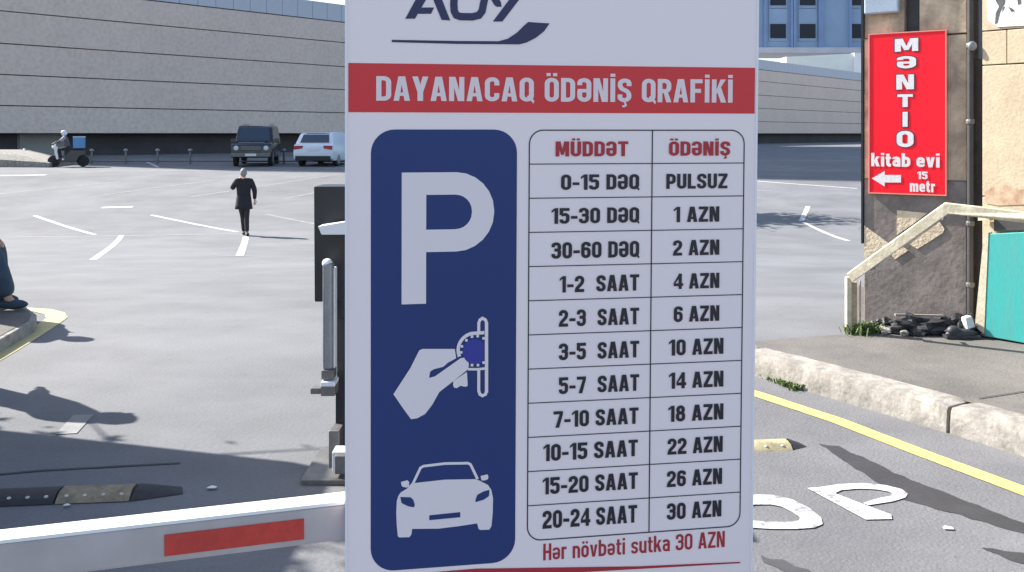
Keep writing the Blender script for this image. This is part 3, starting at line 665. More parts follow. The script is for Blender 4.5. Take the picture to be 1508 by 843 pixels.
def glyph(ch, w=.5, t=.16):
    """returns (list of strokes; each a list of convex quads), width"""
    a = t/2
    def mk(w):
        return a, w-a, a, 1-a, min(.24,(w-t)*.5)
    l, r, b, T, C = mk(w); m = .5; S = []
    def rb(p, closed=False, tt=t): S.append(ribbon(p, tt, closed))
    def pg(*p): S.append([[Vector(q) for q in p]])
    dia = {'Ö':'O','Ü':'U','İ':'I','Ş':'S','ö':'o'}
    base = dia.get(ch, ch); x = .74
    if base in 'OQ0': rb([(l,b,C),(l,T,C),(r,T,C),(r,b,C)], True)
    if base == 'Q': pg((w*.5,.22),(w*.5+.09,.27),(w*1.04,.03),(w*.98,-.09))
    if base == 'D': rb([(l,b),(l,T),(r,T,C),(r,b,C)], True)
    if base == 'U': rb([(l,1),(l,b,C),(r,b,C),(r,1)])
    if base == 'C': rb([(r,.66),(r,T,C),(l,T,C),(l,b,C),(r,b,C),(r,.34)])
    if base == 'I': w = t+.02; rb([(w/2,0),(w/2,1)])
    if base == 'L': w *= .86; rb([(l,1),(l,b),(w,b)])
    if base == 'T': rb([(0,T),(w,T)]); rb([(w/2,0),(w/2,1-t)])
    if base == 'E': rb([(w,b),(l,b),(l,T),(w,T)]); rb([(t,m),(w*.88,m)])
    if base == 'F': w *= .9; rb([(l,0),(l,T),(w,T)]); rb([(t,.5),(w*.88,.5)])
    if base == 'H': rb([(l,0),(l,1)]); rb([(r,0),(r,1)]); rb([(t,m),(w-t,m)])
    if base == 'P': rb([(l,0),(l,T),(r,T,C),(r,.42,C),(t,.42)])
    if base == 'R': rb([(l,0),(l,T),(r,T,C),(r,.48,C),(t,.48)]); pg((w*.42,.44),(w*.42+t*.9,.46),(w*1.02,0),(w*1.02-t*1.1,0))
    if base == 'A': w *= 1.1; c = w/2; k = t*1.06; pg((0,0),(k,0),(c+k*.25,1),(c-k*.62,1)); pg((w,0),(w-k,0),(c-k*.25,1),(c+k*.62,1)); pg((w*.22,.2),(w*.78,.2),(w*.72,.34),(w*.28,.34))
    if base == 'Y': w *= 1.08; c = w/2; k = t*1.1; pg((0,1),(k,1),(c+k*.35,.40),(c-k*.5,.36)); pg((w,1),(w-k,1),(c-k*.35,.40),(c+k*.5,.36)); pg((c-k*.5,0),(c+k*.5,0),(c+k*.5,.44),(c-k*.5,.44))
    if base == 'V' or base == 'v':
        h = 1 if base == 'V' else x; w = w*(1 if base == 'V' else .92); c = w/2; k = t; pg((0,h),(k,h),(c+k*.2,0),(c-k*.55,0)); pg((w,h),(w-k,h),(c-k*.2,0),(c+k*.55,0))
    if base == 'N': w *= 1.04; r = w-a; rb([(l,0),(l,1)]); rb([(r,0),(r,1)]); pg((t*.4,1),(t*1.25,1),(w-t*.4,0),(w-t*1.25,0))
    if base == 'M': w *= 1.3; r = w-a; rb([(l,0),(l,1)]); rb([(r,0),(r,1)]); c = w/2; pg((t*.4,1),(t*1.3,1),(c+t*.35,.1),(c-t*.35,.1)); pg((w-t*.4,1),(w-t*1.3,1),(c-t*.35,.1),(c+t*.35,.1))
    if base == 'K': w *= 1.04; rb([(l,0),(l,1)]); pg((t,.36),(t,.56),(w-t*1.15,1),(w,1)); pg((w*.36,.50),(w*.36+t*.9,.66),(w*1.04,0),(w*1.04-t*1.15,0))
    if base == 'Z': rb([(0,T),(w,T)]); rb([(0,b),(w,b)]); pg((0,t*.9),(t*1.1,t*.9),(w,1-t*.9),(w-t*1.1,1-t*.9))
    if base == 'S': rb([(r,.68),(r,T,C),(l,T,C),(l,.58,C*.9),(r,.44,C*.9),(r,b,C),(l,b,C),(l,.32)])
    if base == 'Ə': rb([(l,.70),(l,T,C),(r,T,C),(r,b,C),(l,b,C),(l,.47)]); rb([(l-a*.9,.47),(r-a,.47)], tt=t*.85)
    if base == '1': w = .34; rb([(w-a,0),(w-a,1)]); pg((0,.70),(0,.84),(w-t*.9,1),(w-t,.84))
    if base == '2': rb([(l,.66),(l,T,C),(r,T,C),(r,.58,.12),(l+.02,.24,.1),(l,b),(w,b)])
    if base == '3': rb([(l,.70),(l,T,C),(r,T,C),(r,.53,C*.7),(w*.3,.53)]); rb([(w*.45,.53),(r,.53,C*.7),(r,b,C),(l,b,C),(l,.30)])
    if base == '4': rb([(r-.05,0),(r-.05,1)]); rb([(0,.28),(w+.03,.28)]); pg((0,.24),(0,.40),(r-.1,1),(r-.02,.86))
    if base == '5': rb([(w,T),(l,T),(l,.55)]); rb([(l,.55),(r,.62,C),(r,b,C),(l,b,C),(l,.28)])
    if base == '6': rb([(r,.72),(r,T,C),(l,T,C),(l,b,C),(r,b,C),(r,.57,C),(t,.57)])
    if base == '9': rb([(l,.28),(l,b,C),(r,b,C),(r,T,C),(l,T,C),(l,.43,C),(w-t,.43)])
    if base == '7': rb([(0,T),(w,T)]); pg((w-t*.95,1-t*.9),(w,1-t*.9),(w*.42+t*.5,0),(w*.42-t*.6,0))
    if base == '8': rb([(l+.02,.53,C),(l+.02,T,C),(r-.02,T,C),(r-.02,.53,C)], True); rb([(l,b,C),(l,.53,C),(r,.53,C),(r,b,C)], True)
    if base == '-': w = .34; rb([(0,.40),(w,.40)], tt=t*.95)
    if base == 'o': w *= .94; r = w-a; rb([(l,b,C),(l,x-a,C),(r,x-a,C),(r,b,C)], True)
    if base == 'n': w *= .92; r = w-a; rb([(l,0),(l,x)]); rb([(l,x*.7,.1),(l+.03,x-a,C),(r,x-a,C),(r,0)])
    if base == 'm': w *= 1.35; r = w-a; rb([(l,0),(l,x)]); rb([(l,x-a),(w/2,x-a,C*.6),(w/2,0)]); rb([(w/2+a,x-a),(r,x-a,C*.6),(r,0)])
    if base == 'u': w *= .92; r = w-a; rb([(l,x),(l,b,C),(r,b,C)]); rb([(r,0),(r,x)])
    if base == 'r': w *= .62; rb([(l,0),(l,x)]); rb([(l,x-a*1.3),(w,x-a)])
    if base == 'i': w = t+.02; rb([(w/2,0),(w/2,x)]); rb([(w/2,.86),(w/2,1.0)])
    if base == 't': w *= .62; rb([(w*.42,.95),(w*.42,b,C*.6),(w,b)]); rb([(0,x-a),(w,x-a)], tt=t*.8)
    if base == 'b': w *= .96; r = w-a; rb([(l,0),(l,1)]); rb([(l,x-a),(r,x-a,C),(r,b,C),(l,b)])
    if base == 'k': w *= .98; rb([(l,0),(l,1)]); pg((t,.24),(t,.42),(w-t*1.1,x),(w,x)); pg((w*.38,.36),(w*.38+t*.9,.48),(w*1.02,0),(w*1.02-t*1.1,0))
    if base == 'a': w *= .92; r = w-a; rb([(l,x*.76),(l,x-a,C*.8),(r,x-a,C*.8),(r,0)]); rb([(r,x*.56),(l,x*.56,C*.7),(l,b,C*.7),(r,b)], tt=t*.9)
    if base == 'e': w *= .94; r = w-a; rb([(l+a,x*.5),(r,x*.5),(r,x-a,C*.9),(l,x-a,C*.9),(l,b,C*.9),(r,b,C*.9),(r,x*.28)], tt=t*.9)
    if base == 'ə': w *= .94; r = w-a; rb([(r-a,x*.48),(l,x*.48),(l,b,C*.9),(r,b,C*.9),(r,x-a,C*.9),(l,x-a,C*.9),(l,x*.72)], tt=t*.9)
    if base == 's': w *= .88; r = w-a; rb([(r,x*.72),(r,x-a,C*.8),(l,x-a,C*.8),(l,x*.56,C*.6),(r,x*.44,C*.6),(r,b,C*.8),(l,b,C*.8),(l,x*.28)], tt=t*.9)
    if base == ' ': w = .22
    if ch == 'ö': 
        for q in (.27,.73): rb([(w*q,.84),(w*q,.97)], tt=t*.85)
    if ch in 'ÖÜ':
        for q in (.27,.73): rb([(w*q,1.07),(w*q,1.20)], tt=t*.85)
    if ch == 'İ': rb([(w/2,1.07),(w/2,1.20)])
    if ch == 'Ş': pg((w*.42,0),(w*.58,0),(w*.70,-.14),(w*.52,-.22),(w*.34,-.22),(w*.34,-.15),(w*.5,-.13),(w*.5,-.06))
    return S, w
class Plane:
    def __init__(s, o, u, v, nrm): s.o, s.u, s.v, s.n = Vector(o), Vector(u).normalized(), Vector(v).normalized(), Vector(nrm).normalized()
    def p(s, a, b, h=0): return s.o+s.u*a+s.v*b+s.n*h
    def hit(s, px, py):
        d = Vector(((px-CX)/F, 1, -(py-HY)/F)); o = Vector((0,0,EYE)); t = (s.o-o).dot(s.n)/d.dot(s.n); q = o+d*t-s.o
        return q.dot(s.u), q.dot(s.v)
def text(b, pl, s, u0, u1, v0, v1, h, t=.16, w=.5, gap=.075):
    gs = [glyph(c, w, t) for c in s]; tot = sum(g_[1] for g_ in gs)+gap*(len(gs)-1); kx = (u1-u0)/tot; ky = v1-v0; x = 0; n = 0
    for S, gw in gs:
        for st in S:
            n += 1; hh = h+2.5e-5*(n % 4)
            for q in st: b.add([pl.p(u0+(x+p.x)*kx, v0+p.y*ky, hh) for p in q], [tuple(range(len(q)))])
        x += gw+gap
def ptext(b, pl, s, x0, x1, ytop, ybase, h, **k):
    xm = (x0+x1)/2; ym = (ytop+ybase)/2; u0 = pl.hit(x0,ym)[0]; u1 = pl.hit(x1,ym)[0]; v0 = pl.hit(xm,ybase)[1]; v1 = pl.hit(xm,ytop)[1]
    text(b, pl, s, u0, u1, v0, v1, h, **k)
def psheet(b, pl, pix, h): b.sheet([pl.p(*pl.hit(*q), h) for q in pix])
def pribbon(b, pl, pix, t, h, closed=False):    # thickness in metres
    pts = [(*pl.hit(q[0],q[1]), *( [q[2]] if len(q) > 2 else [])) for q in pix]
    for q in ribbon(pts, t, closed): b.add([pl.p(p.x,p.y,h) for p in q], [(0,1,2,3)])

# ------------------------------------------------------------ price board
th = R(9.4); lean = R(1.6)
u = Vector((math.cos(th), math.sin(th), 0)); nrm0 = Vector((math.sin(th), -math.cos(th), 0))
v = (Vector((0,0,1))*math.cos(lean)+nrm0*math.sin(lean)).normalized(); nrm = (nrm0*math.cos(lean)-Vector((0,0,1))*math.sin(lean)).normalized()
DB = 1.70; O = Vector(((508-CX)/F*DB, DB, EYE)); BP = Plane(O, u, v, nrm)
U0 = 0.0; U1 = BP.hit(1112.5,420)[0]; VB = -(EYE-.10)/math.cos(lean); VT = .42
root_loc = BP.p((U0+U1)/2, -EYE/math.cos(lean), 0); root_loc.z = .004
board = thing('price_board', 'tall white parking price board with red title band, blue parking panel and tariff table', 'information board', root_loc)
def bbox(u0,u1,v0,v1,h0,h1,name,m,par,bev=0):
    b = MB(); b.box(BP.p((u0+u1)/2,(v0+v1)/2,(h0+h1)/2), (u1-u0, v1-v0, h1-h0), (BP.u,BP.v,BP.n)); return b.build(name, m, par, bevel=bev)
panel = bbox(U0+.004,U1-.004,VB+.004,VT-.004,-.022,0,'panel','board',board)
for (a,c,d,e) in ((U0,U0+.004,VB,VT),(U1-.004,U1,VB,VT),(U0+.004,U1-.004,VT-.004,VT),(U0+.004,U1-.004,VB,VB+.004)): bbox(a,c,d,e,-.026,.002,'edge_trim','boardedge',board)
for uu in (.12,U1-.12):
    b = MB(); q = BP.p(uu,VB,-.012); b.box((q.x,q.y,.06), (.05,.03,.1)); b.build('leg', 'steel', board)
b = MB(); q = BP.p(U1/2,VB,-.012); b.box((q.x,q.y,.014), (U1,.34,.02), (BP.u, Vector((-BP.u.y,BP.u.x,0)), Vector((0,0,1)))); b.build('base_plate', 'steel', board, bevel=.004)
v0 = BP.hit(508,165.5)[1]; v1 = BP.hit(508,93)[1]
b = MB(); b.add([BP.p(U0+.006,v0,.0006),BP.p(U1-.006,v0,.0006),BP.p(U1-.006,v1,.0006),BP.p(U0+.006,v1,.0006)], [(0,1,2,3)]); band = b.build('red_band', 'bandred', board)
b = MB(); ptext(b, BP, 'DAYANACAQ ÖDƏNİŞ QRAFİKİ', 554, 1079, 115, 150, .0012, t=.17, w=.49, gap=.075); b.build('lettering', 'bandtext', band)
# blue panel
ul = BP.hit(546,500)[0]; ur = BP.hit(760,500)[0]; vt = BP.hit(650,191)[1]; vb = BP.hit(650,835)[1]; rc = .043
def rrect(u0,u1,v0,v1,r,n=8):
    P = []
    for cx,cy,a0 in ((u1-r,v1-r,0),(u0+r,v1-r,90),(u0+r,v0+r,180),(u1-r,v0+r,270)):
        for k in range(n+1): a = R(a0+90*k/n); P.append((cx+r*math.cos(a), cy+r*math.sin(a)))
    return P
b = MB(); b.sheet([BP.p(x,y,.0006) for x,y in rrect(ul,ur,vb,vt,rc)]); blue = b.build('blue_panel', 'navy', board)
b = MB(); pl = BP.hit; t_ = pl(627.5,350)[0]-pl(591.5,350)[0]
x0 = pl(591.5,350)[0]; x1 = pl(727.5,310)[0]; yt = pl(650,254)[1]; yb = pl(605,448)[1]; ym = pl(650,371)[1]; tt = pl(650,254)[1]-pl(650,287)[1]
rP = (yt-ym-tt)/2*.97
for q in ribbon([(x0+t_-.0005,yt-tt/2),(x1-tt/2,yt-tt/2,rP),(x1-tt/2,ym+tt/2,rP),(x0+t_-.0005,ym+tt/2)], tt): b.add([BP.p(p.x,p.y,.0012) for p in q], [(0,1,2,3)])
b.add([BP.p(x0,yb,.00124),BP.p(x0+t_,yb,.00124),BP.p(x0+t_,yt,.00124),BP.p(x0,yt,.00124)], [(0,1,2,3)])
b.build('parking_letter', 'whiteprint', blue)
cc = lambda x,y: (560+x/5.27, 660+y/5.27)
b = MB(); psheet(b, BP, [cc(*p) for p in [(240,275),(205,315),(160,342),(140,370),(128,410),(124,500),(128,600),(136,680),(145,692),(225,690),(241,670),(247,626),(450,624),(600,606),(752,583),(762,625),(775,634),(845,632),(862,605),(872,500),(874,390),(862,325),(835,285),(770,252),(735,240),(500,244),(270,270)]], .0012)
pribbon(b, BP, [cc(*p) for p in [(252,278),(312,152),(335,139),(500,119),(680,116),(700,126),(755,240)]], .0048, .00125)
psheet(b, BP, [cc(*p) for p in [(160,262),(210,248),(224,262),(222,295),(205,305),(175,300),(165,290)]], .0012); psheet(b, BP, [cc(*p) for p in [(778,215),(830,203),(838,215),(836,240),(810,250),(785,250)]], .0012)
b.add([BP.p(*BP.hit(*cc(*p)), .00122) for p in [(205,290),(225,290),(240,280),(240,300)]], [(0,1,2,3)])
carp = b.build('car_pictogram', 'whiteprint', blue)
for nm_, P in (('lamp_mark',[(155,378),(235,380),(256,400),(268,440),(260,458),(215,450),(165,425)]), ('lamp_mark',[(738,400),(752,362),(800,335),(845,323),(846,345),(842,372),(800,400),(738,418)]), ('plate_mark',[(380,520),(620,495),(620,535),(380,558)])):
    b = MB(); psheet(b, BP, [cc(*p) for p in P], .0017); b.build(nm_, 'navy', blue)
hc = lambda x,y: (570+x/4.818, 455+y/4.818)
b = MB(); psheet(b, BP, [hc(*p) for p in [(45,605),(165,420),(215,320),(228,295),(250,284),(480,284),(490,350),(430,382),(400,410),(330,428),(305,445),(298,490),(340,478),(490,372),(520,350),(550,345),(575,362),(580,400),(575,425),(560,440),(460,520),(370,590),(320,680),(270,745),(215,775),(170,782),(110,700)]], .0012)
psheet(b, BP, [hc(*p) for p in [(470,512),(566,447),(572,545),(555,553),(520,545),(495,562),(475,558),(468,540)]], .0012); b.build('hand_pictogram', 'whiteprint', blue)
b = MB(); arc = [(632+ -128*math.cos(R(a))*1.0, 292-122*math.sin(R(a))) for a in range(-22,76,8)]
pribbon(b, BP, [hc(*p) for p in arc+[(690,168)]], .0062, .00128); pribbon(b, BP, [hc(*p) for p in [(572,428),(640,428),(700,422)]], .0045, .0013)
pribbon(b, BP, [hc(*p) for p in [(705,95),(705,595)]], .0062, .00124)
pribbon(b, BP, [hc(*p) for p in [(650,165),(650,100),(658,78),(677,66),(698,78),(705,100)]], .0055, .00132); pribbon(b, BP, [hc(*p) for p in [(650,432),(650,580),(658,605),(677,616),(698,605),(705,580)]], .0055, .00132)
for (x,y) in [(530,265),(525,308),(562,222),(602,196),(642,192),(684,208),(602,398),(644,398),(684,380)]: psheet(b, BP, [hc(x-9,y-9),hc(x+9,y-9),hc(x+9,y+9),hc(x-9,y+9)], .0019)
b.build('coin_slot_pictogram', 'whiteprint', blue)
b = MB(); psheet(b, BP, [hc(620+math.cos(R(a))*84 if 620+math.cos(R(a))*84 < 686 else 686, 303-math.sin(R(a))*90) for a in range(0,360,12)], .0016); b.build('coin_pictogram', 'coin', blue)
# table
tl = BP.hit(778,500)[0]; tr_ = BP.hit(1092.5,500)[0]; ttv = BP.hit(780,192)[1]; tbv = BP.hit(800,795)[1]; dv = BP.hit(958,500)[0]
LW = .0022
b = MB(); P = rrect(tl,tr_,tbv,ttv,.026)
for q in ribbon(P, LW, True): b.add([BP.p(p.x,p.y,.0008) for p in q], [(0,1,2,3)])
nrow = 12
for k in range(1, nrow):
    yv = ttv+(BP.hit(778,242+50.3*(k-1))[1]-ttv); b.add([BP.p(tl,yv-LW/2*.8,.0009),BP.p(tr_,yv-LW/2*.8,.0009),BP.p(tr_,yv+LW/2*.8,.0009),BP.p(tl,yv+LW/2*.8,.0009)], [(0,1,2,3)])
b.add([BP.p(dv-LW/2,tbv,.0010),BP.p(dv+LW/2,tbv,.0010),BP.p(dv+LW/2,ttv,.0010),BP.p(dv-LW/2,ttv,.0010)], [(0,1,2,3)])
table = b.build('table_lines', 'print', board)
rows = [('0-15 DƏQ',826,941,257,279.5,'PULSUZ',981,1071,256,278),('15-30 DƏQ',812,941,306,329,'1 AZN',992,1059,304.5,327),('30-60 DƏQ',812,941,356,380,'2 AZN',991,1059,353.5,376),
 ('1-2  SAAT',824,941,405.5,429.5,'4 AZN',992,1059,402.5,425),('2-3  SAAT',823,941,455,479.5,'6 AZN',992,1059,450.5,473.5),('3-5  SAAT',823,941,504,528.5,'10 AZN',985,1065,499,522.5),
 ('5-7  SAAT',823,941,553.5,578,'14 AZN',985,1065,547.5,571),('7-10 SAAT',815,940,603,627,'18 AZN',984,1065,596,619.5),('10-15 SAAT',800,939,651,675.5,'22 AZN',983,1064,644,667.5),
 ('15-20 SAAT',799,939,699.5,724,'26 AZN',982,1063,691.5,715),('20-24 SAAT',799,938,748,774,'30 AZN',982,1062,739,763)]
for r_ in rows:
    b = MB(); ptext(b, BP, r_[0], *r_[1:5], .0014, t=.185, w=.51, gap=.075); b.build('lettering', 'print', table)
    b = MB(); ptext(b, BP, r_[5], *r_[6:10], .0014, t=.185, w=.51, gap=.075); b.build('lettering', 'print', table)
b = MB(); ptext(b, BP, 'MÜDDƏT', 818, 925, 208.5, 230.5, .0014, t=.185, w=.51, gap=.075); b.build('lettering', 'redprint', table)
b = MB(); ptext(b, BP, 'ÖDƏNİŞ', 985, 1075, 208.5, 229.5, .0014, t=.185, w=.51, gap=.075); b.build('lettering', 'redprint', table)
b = MB(); ptext(b, BP, 'Hər növbəti sutka 30 AZN', 800, 1067, 791.5, 815.5, .0008, t=.15, w=.49, gap=.08); b.build('lettering', 'redprint', board)
b = MB(); psheet(b, BP, [(600,846),(700,837.5),(800,836),(940,834),(1090,827.5),(1090,829.5),(940,838),(800,846),(700,853),(600,860)], .0008); b.build('underline', 'redprint', board)
# logo
lc = lambda x,y: (570+x/5.8, y/5.8)
b = MB(); k = 0
for P in ([(155,162),(238,162),(330,4),(352,-45),(268,-45)], [(262,120),(375,120),(402,66),(296,66)], [(465,172),(540,177),(470,0),(448,-62),(352,-62),(385,-35),(395,0)],
          [(890,0),(912,40),(935,60),(978,60),(972,20),(960,0),(945,-50),(870,-50)], [(903,186),(985,186),(1127,0),(1165,-50),(1080,-50),(1042,0)],
          [(40,342),(600,352),(950,354),(1030,333),(1110,280),(1170,220),(1205,190),(1388,202),(1340,270),(1270,325),(1190,366),(1130,381),(600,377),(40,362)]):
    k += 1; psheet(b, BP, [lc(*p) for p in P], .0008+k*3e-5)
pribbon(b, BP, [lc(*p) for p in [(572,-30),(570,40),(573,95),(592,132),(625,144),(730,146),(785,132),(812,95),(822,40),(838,-30),(820,-70),(590,-70)]], .0135, .00105, True)
b.build('logo', 'logo', board)

# ------------------------------------------------------------ barrier arm
A0 = at(-900,868,1.35); 
def bq(px, py, Y): return at(px, py, Y)
L0 = at(0, 816, 1.62); L1 = at(505, 757, 1.80)
# horizontal arm: same height at both ends
zc = .885; Ya = (EYE-zc)*F/(823-HY); Yb_ = (EYE-zc)*F/(763-HY); L0 = Vector(((0-CX)/F*Ya,Ya,zc)); L1 = Vector(((505-CX)/F*Yb_,Yb_,zc))
d = (L1-L0).normalized(); E0 = L0-d*1.6; E1 = L1+d*.45; nn = Vector((d.y,-d.x,0))
arm = thing('barrier_arm', 'light grey boom barrier arm with red reflective strips in the left foreground', 'barrier', Vector((E0.x,E0.y,.004)))
b = MB(); b.box((E0+E1)/2, ((E1-E0).length,.045,.067), (d,nn,Vector((0,0,1)))); b.build('beam', 'boom', arm, bevel=.006)
b = MB(); b.box((E0+E1)/2+Vector((0,0,.0368)), ((E1-E0).length,.047,.006), (d,nn,Vector((0,0,1)))); b.build('top_trim', 'boomtop', arm)
tp = (E1-E0).length; tA = (at(243,790,Ya)-L0).length
def arm_t(px):   # distance from E0 along the arm for a photo column
    k = (px-CX)/F; s_ = (k*E0.y-E0.x)/(d.x-k*d.y); return s_
s0, s1 = arm_t(243), arm_t(446)
for k in range(-2, 4):
    c = s0+(s1-s0)/2+k*(s1-s0)*2.6
    if 0 < c-(s1-s0)/2 and c+(s1-s0)/2 < tp:
        b = MB(); b.box(E0+d*c+nn*.0235-Vector((0,0,.002)), (s1-s0,.002,.037), (d,nn,Vector((0,0,1)))); b.build('reflective_strip', 'reflect', arm)
b = MB(); q = E0; b.box((q.x,q.y+.02,.5), (.32,.26,1.0)); b.build('housing', 'kiosk', arm, bevel=.015)

# ------------------------------------------------------------ ticket terminal at the left edge of the board
Yt = 4.45
tm = thing('ticket_terminal', 'dark ticket terminal on a black post just left of the price board', 'ticket machine', (at(520,690,Yt).x,Yt,.0))
def tb_(x0,x1,y0,y1,Y,dp,name,m,bev=.004,par=None): return bx2(x0,x1,y0,y1,Y,dp,name,m,par or tm,bev)
cabp = MB(); P = [at(462,275,Yt),at(600,275,Yt),at(600,470,Yt),at(500,470,Yt),at(500,445,Yt),at(463,445,Yt)]; cabp.prism(P, (0,.22,0)); cab = cabp.build('cabinet', 'black', tm, bevel=.006)
b = MB(); b.prism([at(474,331,Yt-.03),at(560,316,Yt-.03),at(560,343,Yt-.03),at(479,343,Yt-.03)], (0,-.09,0)); b.build('shelf', 'white', tm, bevel=.003)
tb_(494,560,445,705,Yt+.03,.16,'post','black')
tb_(474.5,489,388,546,Yt-.14,.07,'arm_sleeve','greymetal',.012); tb_(489.5,493,395,560,Yt-.10,.06,'sleeve_edge','white',.003)
b = MB(); b.ball(at(482,388,Yt-.105), (.024,.034,.022), 12, 8); b.build('sleeve_cap', 'white', tm, smooth='all')
tb_(473,491,546,560,Yt-.15,.08,'clamp','steel'); tb_(472,493,563,570,Yt-.17,.10,'clamp_plate','boomtop'); tb_(472,493,570,584,Yt-.17,.10,'clamp','steel'); tb_(457,472,572,581,Yt-.14,.05,'bolt','steel')
tb_(484,500,635,690,Yt-.08,.14,'foot_bracket','steel'); tb_(489,520,666,696,Yt-.20,.09,'foot_cover','boomtop'); tb_(493,520,672,699,Yt-.26,.05,'foot_block','steel')
b = MB(); b.box((at(530,690,Yt).x,Yt+.1,.012), (.5,.45,.02)); b.build('base_plate', 'steel', tm)

# ------------------------------------------------------------ wall with red sign, at the right
WA0 = Vector((2.72,7.35,0)); ad = Vector((1.54,-1.05,0)).normalized(); an = Vector((ad.y,-ad.x,0))   # an faces camera-left
WAP = Plane(WA0, ad, (0,0,1), an)
def wa(px, py, out=0): q = Plane(WA0+an*out, ad, (0,0,1), an); a, c = q.hit(px, py); return q.p(a, c)
UE = WAP.hit(1424,250)[0]
wallA = thing('sign_wall', 'stained plaster wall end carrying the red bookshop sign beside the steps', 'wall', WA0+Vector((0,0,.148)))
def ab(u0,u1,z0,z1,h0,h1,name,m,bev=0,par=None):
    b = MB(); b.box(WAP.p((u0+u1)/2,(z0+z1)/2,(h0+h1)/2), (u1-u0,z1-z0,h1-h0), (WAP.u,WAP.v,WAP.n)); return b.build(name, m, par or wallA, bevel=bev)
zj = 1.6+(197-45)/F*6.75
ab(.14,UE-.02,.1,3.38,-.55,-.13,'core_wall','plaster'); ab(0,UE,.10,1.25,-.12,0,'lower_wall','dado',.008); ab(.0,UE,1.253,zj-.005,-.12,-.004,'middle_wall','plaster',.008)
uc = WAP.hit(1354,20)[0]; ug = WAP.hit(1331,20)[0]
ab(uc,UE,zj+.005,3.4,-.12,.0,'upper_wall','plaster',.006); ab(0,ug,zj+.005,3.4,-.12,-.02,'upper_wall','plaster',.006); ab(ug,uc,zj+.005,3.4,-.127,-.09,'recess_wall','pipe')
ab(-.018,-.002,.75,3.4,-.06,.01,'corner_strip','black'); 
b = MB(); b.box(wa(1299,-30,.02), (.25,.07,.52), (WAP.u,WAP.n,WAP.v)); ac = b.build('vent_box', 'acgrey', base=wa(1299,10,.05), bevel=.01); tag(ac, 'blue grey metal box fixed to the wall above the red sign', 'box')
# thin cream plates standing in for sun patches under and over the handrail
def sunpatch(pix): 
    b = MB(); P = [wa(x,y,.001) for x,y in pix]; b.prism(P, WAP.n*.006); b.build('painted_sun_patch', 'sunpatch', wallA)
sunpatch([(1273,332),(1281,338),(1308,358),(1292,372),(1273,390)]); sunpatch([(1321,310),(1366,314),(1345,330),(1321,346)])
sunpatch([(1340,360),(1384,327),(1391,337),(1389,343),(1351,367)]); sunpatch([(1312,374),(1330,364),(1338,369),(1318,382)])
# downpipe
b = MB(); q = [wa(1429,-40,.03),wa(1429,250,.03),wa(1429,488,.03)]; b.tube(q, .022, 12); dp = b.build('downpipe', 'pipe', base=q[-1], smooth=True); tag(dp, 'dark vertical downpipe in the corner right of the red sign', 'pipe')
for py in (68,180,330,420):
    b = MB(); c = wa(1429,py,.03); b.lathe(c-Vector((0,0,.015)), [(.027,0),(.03,.01),(.03,.025),(.027,.035)], 12); b.build('bracket', 'steel', dp)
b = MB(); c = wa(1432,68,.075); b.ball(c, (.035,.02,.035), 12, 8); b.build('junction_cap', 'greymetal', dp, smooth='all')
# grey corner strip and cream wall
C0 = wa(1433,300,.0); C0.z = 0; C1d = Vector((.65,-.76,0)).normalized(); CN = Vector((C1d.y,-C1d.x,0)); CN = CN if CN.x < 0 else -CN
gw = thing('corner_pier', 'narrow grey rendered pier between the downpipe and the cream wall', 'wall', C0+Vector((0,0,.148)))
q1 = at(1447,300,7.0); q1.z = 0; q0 = at(1427,300,7.15); q0.z = 0; q2 = q1+Vector((.4,.5,0)); q3 = q0+Vector((.3,.6,0))
b = MB(); b.prism([q+Vector((0,0,.1)) for q in (q0,q1,q2,q3)], (0,0,2.05)); b.build('lower_pier', 'pilgrey', gw)
q1b = at(1441,100,7.08); q1b.z = 0
b = MB(); b.prism([q+Vector((0,0,2.155)) for q in (q0,q1b,q2,q3)], (0,0,1.2)); b.build('upper_pier', 'pilgrey', gw)
CO = at(1446,300,6.82); CO.z = 0; CP = Plane(CO, C1d, (0,0,1), CN)
cw = thing('cream_wall', 'sunlit cream stone block wall at the right edge of the photo', 'wall', CO+Vector((0,0,.148)))
def cb(u0,u1,z0,z1,name='stone_block',m='cream',h=0.0):
    b = MB(); b.box(CP.p((u0+u1)/2,(z0+z1)/2,-.15+h/2), (u1-u0-.006,z1-z0-.008,.3+h), (CP.u,CP.v,CP.n)); return b.build(name, m, cw, bevel=.004)
z1_ = 1.6+(197-95)/F*6.7; z2_ = 1.6+(197-44)/F*6.7; uq = CP.hit(1483,70)[0]
bk = MB(); bk.box(CP.p(1.5,1.7,-.18), (3.0,3.2,.2), (CP.u,CP.v,CP.n)); bk.build('backing_wall', 'pilgrey', cw)
cb(0,1.6,1.15,z1_,'render_panel'); cb(0,1.6,.12,1.15,'render_panel'); cb(1.6,3,.12,z1_,'render_panel')
cb(0,uq,z1_,z2_); cb(uq,uq+.42,z1_,z2_,h=.004); cb(uq+.42,3,z1_,z2_); cb(0,.5,z2_,2.85,h=.002); cb(.5,3,z2_,2.85); cb(0,3,2.85,3.4)
b = MB(); P = [CP.p(*CP.hit(x,y),.004) for x,y in [(1450,284),(1462,276),(1480,272),(1500,280),(1530,276),(1560,300),(1470,303),(1452,300)]]; b.sheet(P); b.build('soil_stain', 'creamdark', cw)
ps = MB(); P = [CP.p(*CP.hit(x,y),.006) for x,y in [(1455,-60),(1600,-60),(1600,32),(1508,38),(1470,40),(1455,30)]]; ps.prism(P, CP.n*.003)
pst = ps.build('torn_poster', 'poster', base=P[4]); tag(pst, 'white torn poster with grey ink marks at the top right corner', 'poster')
b = MB()
